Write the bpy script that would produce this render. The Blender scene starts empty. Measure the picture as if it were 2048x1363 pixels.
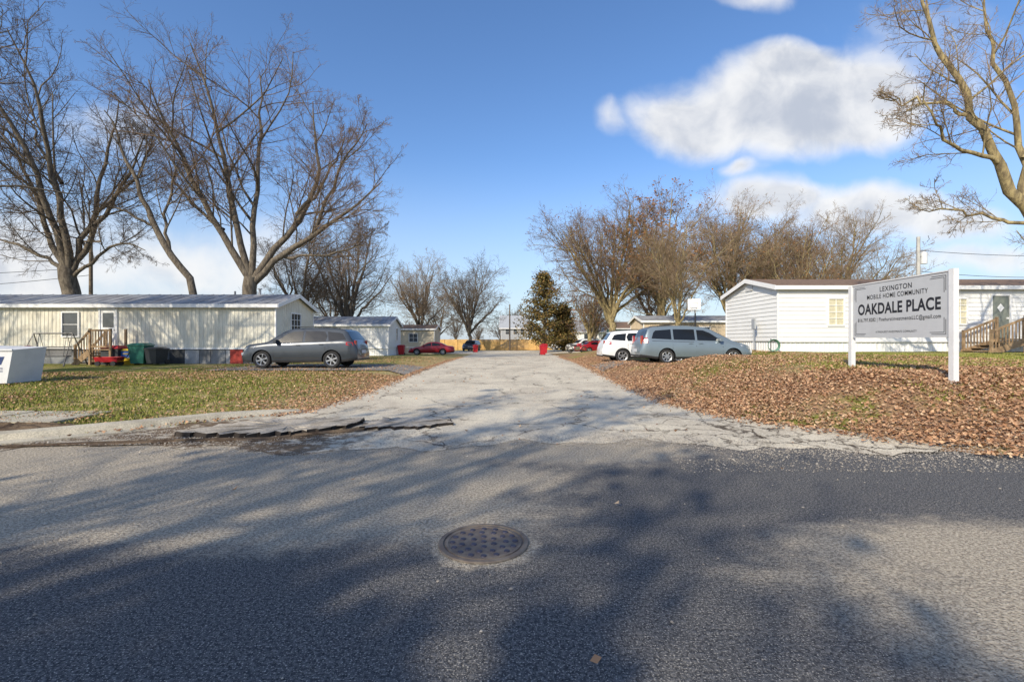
import bpy, math, random, bmesh
import numpy as np
from mathutils import Vector, Matrix
random.seed(4); RNG=np.random.default_rng(4)
S=bpy.context.scene
S.view_settings.view_transform='Standard'
try: S.view_settings.look='None'
except Exception: pass
S.view_settings.exposure=0
COL=S.collection

# ---------------------------------------------------------------- node helpers
def N(nt,typ,ins=None,**props):
    n=nt.nodes.new(typ)
    for k,v in props.items(): setattr(n,k,v)
    for k,v in (ins or {}).items():
        s=n.inputs[k]
        if isinstance(v,bpy.types.NodeSocket): nt.links.new(v,s)
        else: s.default_value=v
    return n
def c4(c): return (c[0],c[1],c[2],1.0)
def mixc(nt,f,a,b,blend='MIX'):
    n=N(nt,'ShaderNodeMix',data_type='RGBA',blend_type=blend)
    for i,v in ((0,f),(6,a),(7,b)):
        if isinstance(v,bpy.types.NodeSocket): nt.links.new(v,n.inputs[i])
        elif i==0: n.inputs[0].default_value=v
        else: n.inputs[i].default_value=c4(v)
    return n.outputs[2]
def mth(nt,op,a,b=0.0,c=None,clamp=False):
    n=N(nt,'ShaderNodeMath',operation=op,use_clamp=clamp)
    for i,v in enumerate((a,b,c)):
        if v is None: continue
        if isinstance(v,bpy.types.NodeSocket): nt.links.new(v,n.inputs[i])
        else: n.inputs[i].default_value=v
    return n.outputs[0]
def rng(nt,v,a,b,c=0.0,d=1.0):
    n=N(nt,'ShaderNodeMapRange',{0:v,1:a,2:b,3:c,4:d},interpolation_type='SMOOTHSTEP')
    return n.outputs[0]
def noi(nt,vec,scale,detail=4,rough=.55,dist=0.0):
    return N(nt,'ShaderNodeTexNoise',{'Vector':vec,'Scale':scale,'Detail':detail,'Roughness':rough,'Distortion':dist}).outputs[0]
def ramp(nt,f,stops):
    n=N(nt,'ShaderNodeValToRGB',{0:f}); e=n.color_ramp.elements
    while len(e)<len(stops): e.new(.5)
    for x,(p,c) in zip(e,stops): x.position=p; x.color=c4(c)
    return n.outputs[0]
def newmat(name):
    m=bpy.data.materials.new(name); m.use_nodes=True
    nt=m.node_tree; b=nt.nodes['Principled BSDF']; return m,nt,b
def posn(nt): return N(nt,'ShaderNodeNewGeometry').outputs['Position']
def objc(nt): return N(nt,'ShaderNodeTexCoord').outputs['Object']
def bump(nt,b,h,dist=.01,st=.6):
    n=N(nt,'ShaderNodeBump',{'Height':h,'Distance':dist,'Strength':st}); nt.links.new(n.outputs[0],b.inputs['Normal'])
def M(name,c,rough=.7,metal=0,var=.25,vs=3.0,c2=None,coat=0,bmp=0,spec=.4,fine=0):
    m,nt,b=newmat(name); o=objc(nt)
    b.inputs['Roughness'].default_value=rough; b.inputs['Metallic'].default_value=metal
    b.inputs['Coat Weight'].default_value=coat; b.inputs['Coat Roughness'].default_value=.05
    b.inputs['Specular IOR Level'].default_value=spec
    n=noi(nt,o,vs,4,.6)
    if c2 is None: c2=tuple(x*(1-var) for x in c)
    col=mixc(nt,rng(nt,n,.35,.68),c,c2)
    if fine:
        f=noi(nt,o,fine,2,.6); col=mixc(nt,rng(nt,f,.3,.7),mixc(nt,.35,col,(0,0,0)),col)
    nt.links.new(col,b.inputs['Base Color'])
    if bmp: bump(nt,b,noi(nt,o,vs*6,4),bmp,.5)
    return m

# ---------------------------------------------------------------- mesh helpers
def np_mesh(name,V,F,mats,mi=None,smooth=False,parent=None,loc=(0,0,0)):
    V=np.asarray(V,dtype=np.float32); F=np.asarray(F,dtype=np.int32); k=F.shape[1]; n=len(F)
    me=bpy.data.meshes.new(name); me.vertices.add(len(V)); me.vertices.foreach_set('co',V.ravel())
    me.loops.add(n*k); me.loops.foreach_set('vertex_index',F.ravel())
    me.polygons.add(n); me.polygons.foreach_set('loop_start',np.arange(0,n*k,k,dtype=np.int32))
    for m in mats: me.materials.append(m)
    if mi is not None: me.polygons.foreach_set('material_index',np.asarray(mi,dtype=np.int32))
    me.update(calc_edges=True)
    if smooth: me.polygons.foreach_set('use_smooth',np.ones(len(me.polygons),dtype=bool))
    o=bpy.data.objects.new(name,me); COL.objects.link(o); o.location=loc
    if parent: o.parent=parent
    return o
def empty(name,loc=(0,0,0),rz=0):
    e=bpy.data.objects.new(name,None); COL.objects.link(e); e.location=loc; e.rotation_euler=(0,0,rz); e.empty_display_size=.3
    return e
class MB:
    def __init__(s): s.v=[];s.f=[];s.m=[]
    def add(s,vs,fs,mi=0):
        o=len(s.v); s.v+= [tuple(map(float,p)) for p in vs]
        for f in fs: s.f.append([i+o for i in f]); s.m.append(mi)
    def box(s,x0,x1,y0,y1,z0,z1,mi=0):
        vs=[(x,y,z) for z in (z0,z1) for x,y in ((x0,y0),(x1,y0),(x1,y1),(x0,y1))]
        s.add(vs,[(3,2,1,0),(4,5,6,7),(0,1,5,4),(1,2,6,5),(2,3,7,6),(3,0,4,7)],mi)
    def beam(s,a,b,w,h,mi=0):
        a=Vector(a);b=Vector(b);d=b-a;d.normalize()
        up=Vector((0,0,1)) if abs(d.z)<.95 else Vector((0,1,0))
        x=d.cross(up).normalized();u=x.cross(d).normalized()
        vs=[]
        for p in (a,b):
            for i,j in ((-1,-1),(1,-1),(1,1),(-1,1)): vs.append(p+x*w/2*i+u*h/2*j)
        s.add(vs,[(0,1,2,3),(7,6,5,4),(0,4,5,1),(1,5,6,2),(2,6,7,3),(3,7,4,0)],mi)
    def tube(s,pts,r,n=8,mi=0,cap=True):
        pts=[Vector(p) for p in pts]; rs=r if isinstance(r,(list,tuple)) else [r]*len(pts)
        vs=[];
        for i,p in enumerate(pts):
            t=(pts[min(i+1,len(pts)-1)]-pts[max(i-1,0)]).normalized()
            up=Vector((0,0,1)) if abs(t.z)<.9 else Vector((0,1,0))
            a=t.cross(up).normalized();b=a.cross(t)
            for k in range(n):
                th=2*math.pi*k/n; vs.append(p+(a*math.cos(th)+b*math.sin(th))*rs[i])
        fs=[(i*n+k,i*n+(k+1)%n,(i+1)*n+(k+1)%n,(i+1)*n+k) for i in range(len(pts)-1) for k in range(n)]
        if cap: fs.append(tuple(range(n))[::-1]); fs.append(tuple(range((len(pts)-1)*n,len(pts)*n)))
        s.add(vs,fs,mi)
    def lathe(s,prof,n,c,axis='z',mi=0):
        vs=[];
        for r,h in prof:
            for k in range(n):
                t=2*math.pi*k/n; a=r*math.cos(t); b=r*math.sin(t)
                p=(a,b,h) if axis=='z' else (a,h,b)
                vs.append((p[0]+c[0],p[1]+c[1],p[2]+c[2]))
        fs=[(i*n+k,i*n+(k+1)%n,(i+1)*n+(k+1)%n,(i+1)*n+k) for i in range(len(prof)-1) for k in range(n)]
        s.add(vs,fs,mi)
    def build(s,name,mats,parent=None,smooth=None,loc=(0,0,0),rz=0):
        me=bpy.data.meshes.new(name); me.from_pydata(s.v,[],s.f)
        for m in mats: me.materials.append(m)
        me.polygons.foreach_set('material_index',s.m); me.update()
        if smooth is not None:
            me.polygons.foreach_set('use_smooth',[True]*len(me.polygons)); me.set_sharp_from_angle(angle=math.radians(smooth))
        o=bpy.data.objects.new(name,me); COL.objects.link(o); o.location=loc; o.rotation_euler=(0,0,rz)
        if parent: o.parent=parent
        return o

# ---------------------------------------------------------------- terrain
def sm(a,b,x):
    t=np.clip((np.asarray(x,dtype=float)-a)/(b-a),0,1); return t*t*(3-2*t)
def H(x,y):
    x=np.asarray(x,dtype=float); y=np.asarray(y,dtype=float)
    z=0.15*sm(9,24,y)-0.3*sm(28,65,y)
    z=z+0.17*sm(7.2,15,y)*sm(-4.3,-6.5,x)*(1-sm(30,60,y))
    z=z+0.86*sm(5.6,9.6,y)*sm(3.9,7.6,x)*(1-.85*sm(28,60,y))
    bumps=.018*np.sin(x*1.3+2*np.sin(y*.7))*np.sin(y*1.7+x*.4)*sm(7,9,y)*(sm(4.2,5,np.abs(x)))
    z=z+bumps
    w=sm(3.7,5.2,x)*(1-sm(10.8,12.0,x))*sm(17,19.5,y)*(1-sm(28,31,y))
    z=z*(1-w)+(0.46-.15*sm(23.2,24.8,y))*w
    w=sm(-4.3,-5.2,x)*(1-sm(-12.6,-13.6,x))*sm(17.5,19,y)*(1-sm(23,24,y))
    z=z*(1-w)+0.28*w
    return z
def Hs(x,y): return float(H(x,y))
def xl(y): return np.interp(y,[5,6.0,6.7,7.6,8.6,9.4,12,20,30,56,61,80],[-9,-8.6,-7.4,-6.2,-5.2,-4.5,-4.2,-4.25,-4.4,-4.6,-13,-13])
def xr(y): return np.interp(y,[5,5.9,6.2,6.6,7.4,8.3,10.9,15,28,56,61,80],[8,7.2,6.4,5.6,5.0,4.5,3.75,3.75,4.15,4.5,13,13])
def ytop(x): return np.interp(x,[-60,-12,-9,-7.4,-6.2,-5.4,4.6,5.6,6.6,9,60],[6.0,6.0,6.15,6.7,7.6,8.4,8.3,6.6,6.15,6.05,6.0])
def grow_axis(a,b,step,far,g=1.25):
    c=list(np.arange(a,b+1e-6,step)); s=step
    while c[-1]<far: s*=g; c.append(c[-1]+s)
    return c
xp=grow_axis(0,24,.25,900); xs=np.array([-v for v in xp[:0:-1]]+xp)
yp=grow_axis(4,30,.25,1200,1.15); ym=grow_axis(0,1,1,200)[1:]
ys=np.array([4-v for v in ym[::-1]]+yp)
X,Y=np.meshgrid(xs,ys); Z=H(X,Y)
ins=(Y<ytop(X)-.12)|((X>xl(Y)+.12)&(X<xr(Y)-.12)&(Y>5)&(Y<77.8))
ins|=((X>-12.3)&(X<-4)&(Y>19.1)&(Y<23.2))
Z=np.where(ins,Z-.07,Z)
nx=len(xs)
idx=np.arange(len(xs)*len(ys)).reshape(len(ys),nx)
F=np.stack([idx[:-1,:-1],idx[:-1,1:],idx[1:,1:],idx[1:,:-1]],-1).reshape(-1,4)

m_lawn,nt,b=newmat('lawn'); p=posn(nt); sx=N(nt,'ShaderNodeSeparateXYZ',{0:p})
n1=noi(nt,p,.35,4,.6); n2=noi(nt,p,2.2,4,.65); n3=noi(nt,p,28,3,.6)
leftg=rng(nt,sx.outputs[0],1,-4,0,1)
rtop=mth(nt,'MULTIPLY',rng(nt,sx.outputs[0],5.5,8.5),rng(nt,sx.outputs[1],9.4,11.2))
gl=mth(nt,'MAXIMUM',leftg,mth(nt,'MULTIPLY',rtop,.95))
green=mixc(nt,rng(nt,n3,.35,.65),(.13,.15,.03),(.27,.26,.06))
straw=mixc(nt,rng(nt,n3,.35,.65),(.32,.24,.10),(.52,.42,.20))
brown=mixc(nt,rng(nt,n3,.38,.62),(.19,.11,.065),(.42,.26,.15))
g1=mth(nt,'ADD',n1,mth(nt,'MULTIPLY',gl,.13)); g1=mth(nt,'ADD',g1,mth(nt,'MULTIPLY',mth(nt,'SUBTRACT',n2,.5),.7))
gm=rng(nt,g1,.50,.66)
basec=mixc(nt,gl,brown,straw)
basec=mixc(nt,rng(nt,mth(nt,'ADD',n1,mth(nt,'MULTIPLY',n2,.4)),.6,.9),basec,straw)
edge=rng(nt,sx.outputs[0],-7.2,-4.6)
col=mixc(nt,mth(nt,'MULTIPLY',gm,mth(nt,'SUBTRACT',1.0,mth(nt,'MULTIPLY',edge,mth(nt,'LESS_THAN',sx.outputs[0],0.0)))),basec,green)
nt.links.new(col,b.inputs['Base Color']); b.inputs['Roughness'].default_value=.95; b.inputs['Specular IOR Level'].default_value=.1
bump(nt,b,mth(nt,'ADD',n3,n2),.05,.8)
np_mesh('ground',np.stack([X,Y,Z],-1).reshape(-1,3),F,[m_lawn],smooth=True)

# street
m_st,nt,b=newmat('asphalt'); p=posn(nt); sx=N(nt,'ShaderNodeSeparateXYZ',{0:p}); px_,py_=sx.outputs[0],sx.outputs[1]
st=N(nt,'ShaderNodeVectorMath',{0:p,1:(.55,1.3,1)},operation='MULTIPLY').outputs[0]
big=noi(nt,st,.7,5,.62,.6); mid=noi(nt,p,6,4,.65); fine=noi(nt,p,100,2,.7); grit=noi(nt,p,42,2,.6)
band=mth(nt,'MULTIPLY',rng(nt,py_,2.9,4.0),rng(nt,px_,1.8,-1.2,.0,1.1))  # sunlit strip painted into the asphalt colour, together with dust
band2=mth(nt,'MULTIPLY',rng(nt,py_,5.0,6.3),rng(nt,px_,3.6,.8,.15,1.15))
spot=mth(nt,'MULTIPLY',mth(nt,'MULTIPLY',rng(nt,px_,.8,2.6),rng(nt,py_,4.4,3.2)),.8)  # sun patches on the right, painted as paler tone
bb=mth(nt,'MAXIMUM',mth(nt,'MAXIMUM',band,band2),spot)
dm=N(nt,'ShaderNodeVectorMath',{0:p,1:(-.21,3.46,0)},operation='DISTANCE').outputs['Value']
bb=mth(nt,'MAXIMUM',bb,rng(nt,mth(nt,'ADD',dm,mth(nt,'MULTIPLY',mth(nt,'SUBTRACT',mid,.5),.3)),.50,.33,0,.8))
dust_sun=rng(nt,mth(nt,'ADD',mth(nt,'ADD',mth(nt,'MULTIPLY',big,.9),mth(nt,'MULTIPLY',bb,.62)),mth(nt,'MULTIPLY',mid,.45)),.76,1.22)  # pale mask: dust plus sunlight painted into the colour
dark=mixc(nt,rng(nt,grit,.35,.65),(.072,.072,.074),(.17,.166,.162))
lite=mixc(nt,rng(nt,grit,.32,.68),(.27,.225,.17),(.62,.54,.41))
c=mixc(nt,dust_sun,dark,lite)
c=mixc(nt,rng(nt,fine,.58,.66),c,(.56,.52,.45)); c=mixc(nt,rng(nt,fine,.42,.34),c,(.026,.025,.025))
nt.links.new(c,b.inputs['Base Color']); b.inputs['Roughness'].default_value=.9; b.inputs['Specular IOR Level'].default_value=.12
bump(nt,b,mth(nt,'ADD',fine,mth(nt,'MULTIPLY',grit,1.2)),.014,.8)
cx=np.concatenate([np.linspace(-60,-14,12),np.arange(-12,12.01,.2),np.linspace(14,60,12)])
V=[];nr=24
yt=ytop(cx)+RNG.normal(0,.03,len(cx))
for i,x in enumerate(cx):
    for j in range(nr):
        t=j/(nr-1); V.append((x,-25+(yt[i]+25)*t**.5,0.0))
idx=np.arange(len(V)).reshape(len(cx),nr)
F=np.stack([idx[:-1,:-1],idx[1:,:-1],idx[1:,1:],idx[:-1,1:]],-1).reshape(-1,4)
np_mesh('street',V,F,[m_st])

# entrance drive
m_dr,nt,b=newmat('old_pavement'); p=posn(nt); sx=N(nt,'ShaderNodeSeparateXYZ',{0:p})
wv=N(nt,'ShaderNodeTexNoise',{'Vector':p,'Scale':1.1,'Detail':6.0,'Roughness':.65}).outputs[1]
dp=N(nt,'ShaderNodeVectorMath',{0:p,1:N(nt,'ShaderNodeVectorMath',{0:wv,1:(1.5,1.5,0)},operation='MULTIPLY').outputs[0]},operation='ADD').outputs[0]
def crack(sc,w0,w1):
    v=N(nt,'ShaderNodeTexVoronoi',{'Vector':dp,'Scale':sc},feature='DISTANCE_TO_EDGE').outputs['Distance']
    return rng(nt,v,w1,w0)
sp_=N(nt,'ShaderNodeVectorMath',{0:p,1:(1.5,.45,1)},operation='MULTIPLY').outputs[0]
big=noi(nt,p,.6,5,.65,.4); mid=noi(nt,p,4.5,5,.7); fine=noi(nt,p,80,2,.7); grit=noi(nt,p,26,4,.7); track=noi(nt,sp_,.8,4,.6)
c=mixc(nt,rng(nt,big,.38,.62),(.70,.63,.49),(.57,.505,.395))
c=mixc(nt,mth(nt,'MULTIPLY',rng(nt,track,.50,.64),.35),c,(.42,.37,.29))
c=mixc(nt,mth(nt,'MULTIPLY',rng(nt,mid,.56,.74),.5),c,(.36,.30,.23))
c=mixc(nt,rng(nt,grit,.56,.68),c,(.80,.74,.61)); c=mixc(nt,mth(nt,'MULTIPLY',rng(nt,grit,.45,.34),.7),c,(.24,.205,.16))
c=mixc(nt,mth(nt,'MULTIPLY',rng(nt,fine,.42,.33),.7),c,(.13,.11,.09))
reg=mth(nt,'MULTIPLY',rng(nt,sx.outputs[0],1.0,3.2),rng(nt,sx.outputs[1],12,8.5))
c1=mth(nt,'MULTIPLY',crack(.42,.004,.014),mth(nt,'ADD',rng(nt,track,.42,.55,.1,.8),mth(nt,'MULTIPLY',reg,.3)))
c2=mth(nt,'MULTIPLY',crack(1.6,.012,.04),mth(nt,'ADD',mth(nt,'MULTIPLY',reg,.8),mth(nt,'MULTIPLY',rng(nt,big,.54,.62),.5)))
ck=mth(nt,'MINIMUM',mth(nt,'MAXIMUM',c1,c2),1.0)
c=mixc(nt,ck,c,(.10,.08,.06))
mud=mth(nt,'MULTIPLY',rng(nt,sx.outputs[0],-.8,-3.2),rng(nt,sx.outputs[1],9.8,8.2))
mudn=rng(nt,mth(nt,'ADD',mid,mth(nt,'MULTIPLY',mud,.3)),.66,.8)
c=mixc(nt,mth(nt,'MULTIPLY',mudn,mud),c,(.16,.115,.075))
nt.links.new(c,b.inputs['Base Color']); b.inputs['Roughness'].default_value=.95; b.inputs['Specular IOR Level'].default_value=.1
bump(nt,b,mth(nt,'SUBTRACT',mth(nt,'ADD',fine,mth(nt,'MULTIPLY',grit,1.2)),ck),.014,.6)
rows=np.concatenate([np.arange(0,24,.2),np.arange(24,72,1.0)]); nu=70
V=[]
ph=[random.uniform(0,6) for _ in range(6)]
for j,r in enumerate(rows):
    for i in range(nu):
        u=i/(nu-1)
        y0=6.0+r
        a=float(xl(y0)); bb_=float(xr(y0))
        ja=.10*math.sin(y0*5.1)+.07*math.sin(y0*11.3+1)+random.uniform(-.05,.05) if i==0 else 0
        jb=.12*math.sin(y0*4.3+2)+.09*math.sin(y0*9.7)+random.uniform(-.07,.07) if i==nu-1 else 0
        x=a+(bb_-a)*u+ja+jb
        front=.6+.35*math.sin(x*.8+.6)+.16*math.sin(x*3.1+ph[0])+.09*math.sin(x*7.3+ph[1])+random.uniform(-.06,.06)*(r<.01)
        y=y0+front*max(0,1-r/2.5) if abs(x)<7 else y0
        V.append((x,y,Hs(np.clip(x,xl(y),xr(y)),y)+.006+.026*min(1,r/2)))
idx=np.arange(len(V)).reshape(len(rows),nu)
F=np.stack([idx[:-1,:-1],idx[:-1,1:],idx[1:,1:],idx[1:,:-1]],-1).reshape(-1,4)
np_mesh('entrance_road',V,F,[m_dr],smooth=True)
m_pad=M('pad_concrete',(.34,.31,.26),.9,var=.35,vs=1.2,fine=60)
def sheet(name,x0,x1,y0,y1,off,mat,step=.4,jit=.08):
    ax=np.linspace(x0,x1,int((x1-x0)/step)+2); ay=np.linspace(y0,y1,int((y1-y0)/step)+2)
    xx,yy=np.meshgrid(ax,ay); xx=xx.copy();yy=yy.copy()
    yy[0]+=RNG.normal(0,jit,len(ax)); yy[-1]+=RNG.normal(0,jit,len(ax)); xx[:,0]+=RNG.normal(0,jit,len(ay)); xx[:,-1]+=RNG.normal(0,jit,len(ay))
    zz=H(xx,yy)+off; idx=np.arange(xx.size).reshape(xx.shape)
    F=np.stack([idx[:-1,:-1],idx[:-1,1:],idx[1:,1:],idx[1:,:-1]],-1).reshape(-1,4)
    return np_mesh(name,np.stack([xx,yy,zz],-1).reshape(-1,3),F,[mat])
sheet('driveway',-12.5,-3.9,18.9,23.4,.036,m_pad)
sheet('driveway',3.9,6.6,20.4,24.5,.03,m_pad)

# curb, sidewalk
m_conc=M('concrete',(.62,.56,.43),.9,var=.3,vs=2.0,fine=50,bmp=.01)
mb=MB()
cp=[(-45,6.0),(-14,6.0),(-10.5,6.08),(-9,6.2),(-8.1,6.45),(-7.3,6.95),(-6.5,7.65),(-5.7,8.4),(-4.9,9.15),(-4.35,9.6)]
cc=[]
for a,bq in zip(cp[:-1],cp[1:]):
    n=8 if a[0]>-14 else 1
    for k in range(n): cc.append((a[0]+(bq[0]-a[0])*k/n,a[1]+(bq[1]-a[1])*k/n))
cc.append(cp[-1])
sec=[]
for i,q in enumerate(cc):
    a=Vector(cc[max(i-1,0)]);d=(Vector(cc[min(i+1,len(cc)-1)])-a).normalized(); nrm=Vector((-d.y,d.x))
    h=.10*(1-max(0,(i-len(cc)+14)/14)*.8)
    prof=[(-.28,-.05),(-.28,.035),(-.02,.045),(.05,.045+h*.8),(.22,.05+h),(.24,-.02)]
    for o_,z_ in prof: sec.append((q[0]+nrm.x*o_,q[1]+nrm.y*o_,z_))
fs=[(i*6+k,i*6+k+1,(i+1)*6+k+1,(i+1)*6+k) for i in range(len(cc)-1) for k in range(5)]
mb.add([s for s in sec],[f[::-1] for f in fs]); mb.build('curb',[m_conc],smooth=30)
mb=MB()
for k in range(9):
    x1=-8.2-k*1.5; mb.box(x1-1.48,x1,8.25,9.55,-.1,Hs(x1,9)+.05)
mb.build('sidewalk',[m_conc])
m_mud=M('mud',(.19,.14,.095),.95,c2=(.075,.052,.037),vs=5,bmp=.03,fine=40,spec=.1)
def blob(name,cx_,cy_,rx,ry,h,mat,n=40,base=None,rings=7,noise=.2,rot=0,parent=None):
    V=[(0,0,h)];ph=[random.uniform(0,6) for _ in range(4)]
    for r in range(1,rings+1):
        for k in range(n):
            t=2*math.pi*k/n; f=1+noise*(math.sin(2*t+ph[0])*.5+math.sin(5*t+ph[1])*.3+math.sin(9*t+ph[2])*.22+math.sin(17*t+ph[3])*.15)
            rr=r/rings; zz=h*(1-rr**2.5)+random.uniform(-1,1)*h*.25*(r<rings)
            a,b_=rx*f*rr*math.cos(t),ry*f*rr*math.sin(t)
            V.append((a*math.cos(rot)-b_*math.sin(rot),a*math.sin(rot)+b_*math.cos(rot),zz))
    W=[(v[0]+cx_,v[1]+cy_,v[2]+(Hs(v[0]+cx_,v[1]+cy_) if base is None else base)) for v in V]
    fs=[(0,1+k,1+(k+1)%n) for k in range(n)]
    for r in range(rings-1):
        for k in range(n): fs.append((1+r*n+k,1+(r+1)*n+k,1+(r+1)*n+(k+1)%n,1+r*n+(k+1)%n))
    m=MB(); m.add(W,fs); return m.build(name,[mat],parent=parent,smooth=60)
blob('mud_patch',-8.3,7.75,1.5,.45,.12,m_mud,noise=.5)
blob('mud_patch',-10.8,7.4,1.9,.5,.09,m_mud,noise=.5)
m_slab=M('broken_asphalt',(.56,.50,.41),.95,c2=(.33,.29,.235),vs=3,fine=45,bmp=.03,spec=.1)
m_edge=M('asphalt_edge',(.05,.042,.036),.95,var=.3,spec=.1)
def slab(name,poly,z0,th):
    pts=[]
    for (a,b_),(c_,d_) in zip(poly,poly[1:]+poly[:1]):
        for k in range(12):
            t=k/12; j=.075*math.sin(a*7+k*1.9); pts.append((a+(c_-a)*t+random.uniform(-.06,.06),b_+(d_-b_)*t+j+random.uniform(-.05,.05)))
    n=len(pts); cxx=sum(p_[0] for p_ in pts)/n; cyy=sum(p_[1] for p_ in pts)/n
    V=[(x,y,z0+th+random.uniform(-.008,.008)) for x,y in pts]+[(x+random.uniform(-.02,.02),y+random.uniform(-.05,-.01),z0-.03) for x,y in pts]
    V+=[(cxx+(x-cxx)*.6,cyy+(y-cyy)*.6,z0+th*.9+random.uniform(-.012,.012)) for x,y in pts]+[(cxx,cyy,z0+th*.8)]
    m=MB(); m.v=V
    for k in range(n):
        k2=(k+1)%n; m.f+= [[k,k2,k2+2*n,k+2*n],[k+2*n,k2+2*n,3*n],[k,k+n,k2+n,k2]]; m.m+=[0,0,1]
    return m.build(name,[m_slab,m_edge])
slab('broken_asphalt_slab',[(-5.3,7.25),(-4.1,7.1),(-3.3,7.3),(-2.75,7.9),(-2.7,8.45),(-3.6,8.6),(-4.7,8.3)],.03,.06)
slab('broken_asphalt_slab',[(-2.55,7.75),(-1.7,7.75),(-1.05,8.15),(-1.2,8.55),(-2.4,8.65)],.03,.045)
blob('mud_patch',-2.75,7.55,.9,.07,.03,m_mud,base=.035,rot=.45,noise=.9)
blob('mud_patch',-5.0,6.85,1.5,.12,.03,m_mud,base=.02,rot=.12,noise=.9)

# manhole
m_iron=M('rusty_iron',(.15,.12,.10),.75,metal=.2,c2=(.23,.195,.155),vs=9,bmp=.004)
m_stud=M('iron_stud',(.09,.085,.115),.6,metal=.3,c2=(.055,.052,.075),vs=14)
mb=MB()
mb.lathe([(.335,.003),(.33,.012),(.30,.014),(.297,.004),(.285,.004),(.283,.012),(.262,.012),(.258,.006),(0.001,.006)],64,(0,0,0),'z',0)
for rr_,cn in ((0,1),(.085,6),(.165,11),(.232,16)):
    for k in range(cn):
        t=2*math.pi*k/cn+rr_*7; mb.lathe([(.022,.006),(.019,.013),(.001,.014)],14,(rr_*math.cos(t),rr_*math.sin(t),0),'z',1)
mb.build('manhole_cover',[m_iron,m_stud],smooth=40,loc=(-.21,3.46,.002))

# ---------------------------------------------------------------- scatter
def leafmat(name,cols,rough=.8):
    m,nt,b=newmat(name); r=N(nt,'ShaderNodeNewGeometry').outputs['Random Per Island']
    st=[(i/(len(cols)-1),c) for i,c in enumerate(cols)]
    nt.links.new(ramp(nt,r,st),b.inputs['Base Color']); b.inputs['Roughness'].default_value=rough; b.inputs['Specular IOR Level'].default_value=.15
    return m
def quads(name,Pt,size,mat,tilt=.5,parent=None,aspect=.65):
    n=len(Pt); a=RNG.uniform(0,2*np.pi,n); s=size*RNG.uniform(.5,1.35,n)
    nz=np.ones(n); nrm=np.stack([RNG.normal(0,tilt,n),RNG.normal(0,tilt,n),nz],-1); nrm/=np.linalg.norm(nrm,axis=1)[:,None]
    d=np.stack([np.cos(a),np.sin(a),np.zeros(n)],-1); u=d-(d*nrm).sum(1)[:,None]*nrm; u/=np.linalg.norm(u,axis=1)[:,None]; v=np.cross(nrm,u)
    su=s[:,None]*.5; sv=su*aspect
    cur=nrm*(s*.18)[:,None]
    V=np.stack([Pt-u*su+cur,Pt-v*sv+u*su*.1,Pt+u*su+cur,Pt+v*sv+u*su*.1],1).reshape(-1,3)
    F=np.arange(4*n).reshape(n,4)
    return np_mesh(name,V,F,[mat],parent=parent)
m_leaf=leafmat('fallen_leaf',[(.20,.105,.065),(.46,.26,.145),(.32,.165,.09),(.60,.38,.22),(.41,.235,.135),(.66,.48,.30)])
def onroad(x,y): return (y<ytop(x))|((x>xl(y))&(x<xr(y)))
def nz2(x,y,s=1.0): return np.sin(x*.9*s+1.3*np.sin(y*.7*s))*np.sin(y*1.1*s+1.7*np.sin(x*.5*s+1))
Pq=[]
def scat(n,x0,x1,y0,y1,f):
    x=RNG.uniform(x0,x1,n); y=RNG.uniform(y0,y1,n); k=f(x,y)>RNG.uniform(0,1,n); return x[k],y[k]
x,y=scat(150000,3.4,15,6.0,17,lambda x,y: np.where(onroad(x,y),.0,(.66+.4*nz2(x,y))*(1-.85*sm(9.2,11.2,y+.8*np.sin(x*1.7))*sm(5.5,8.5,x))))
Pq.append((x,y))
x,y=scat(34000,3.6,12,17,34,lambda x,y: np.where(onroad(x,y),0,.8)); Pq.append((x,y))
x,y=scat(70000,-20,-3.9,7,18,lambda x,y: np.where(onroad(x,y),0,.07+.25*np.clip(nz2(x,y,1.1),0,1)+.65*sm(-7.5,-4.3,x)+.25*sm(14,17,y))); Pq.append((x,y))
x,y=scat(14000,-14,-4,17,35,lambda x,y: np.where(onroad(x,y),.02,.5)); Pq.append((x,y))
y=RNG.uniform(6.3,40,7000); x=xr(y)-np.abs(RNG.normal(0,.2,7000)); Pq.append((x,y))
y=RNG.uniform(9,40,5000); x=xl(y)+np.abs(RNG.normal(0,.2,5000)); Pq.append((x,y))
y=RNG.uniform(6.5,40,500); x=RNG.uniform(-4,4,500); Pq.append((x,y))
x=RNG.uniform(6,14,1500); Pq.append((x,6.05-np.abs(RNG.normal(0,.1,1500))))
x=RNG.uniform(-5,5,10); Pq.append((x,RNG.uniform(1.5,6,10)))
x=np.concatenate([a for a,_ in Pq]); y=np.concatenate([b_ for _,b_ in Pq])
quads('fallen_leaves',np.stack([x,y,H(x,y)+.035+RNG.uniform(0,.025,len(x))],-1),.062,m_leaf,.5)
def pebbles(name,x,y,s,mat):
    n=len(x); base=np.array([(1,0,0),(0,1,0),(-1,0,0),(0,-1,0),(0,0,.7),(0,0,-.3)]); F0=np.array([(0,1,4),(1,2,4),(2,3,4),(3,0,4)])
    P=np.stack([x,y,H(x,y)+.005+.02*((y>6.6))],-1); a=RNG.uniform(0,6.28,n); ca,sa=np.cos(a),np.sin(a)
    B=base[None]*s[:,None,None]*RNG.uniform(.6,1.2,(n,6,1)); V=np.stack([B[...,0]*ca[:,None]-B[...,1]*sa[:,None],B[...,0]*sa[:,None]+B[...,1]*ca[:,None],B[...,2]],-1)+P[:,None]
    F=(F0[None]+6*np.arange(n)[:,None,None]).reshape(-1,3); np_mesh(name,V.reshape(-1,3),F,[mat])
m_peb=leafmat('gravel_stone',[(.20,.175,.15),(.46,.41,.34),(.32,.28,.23),(.62,.56,.46)])
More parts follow.
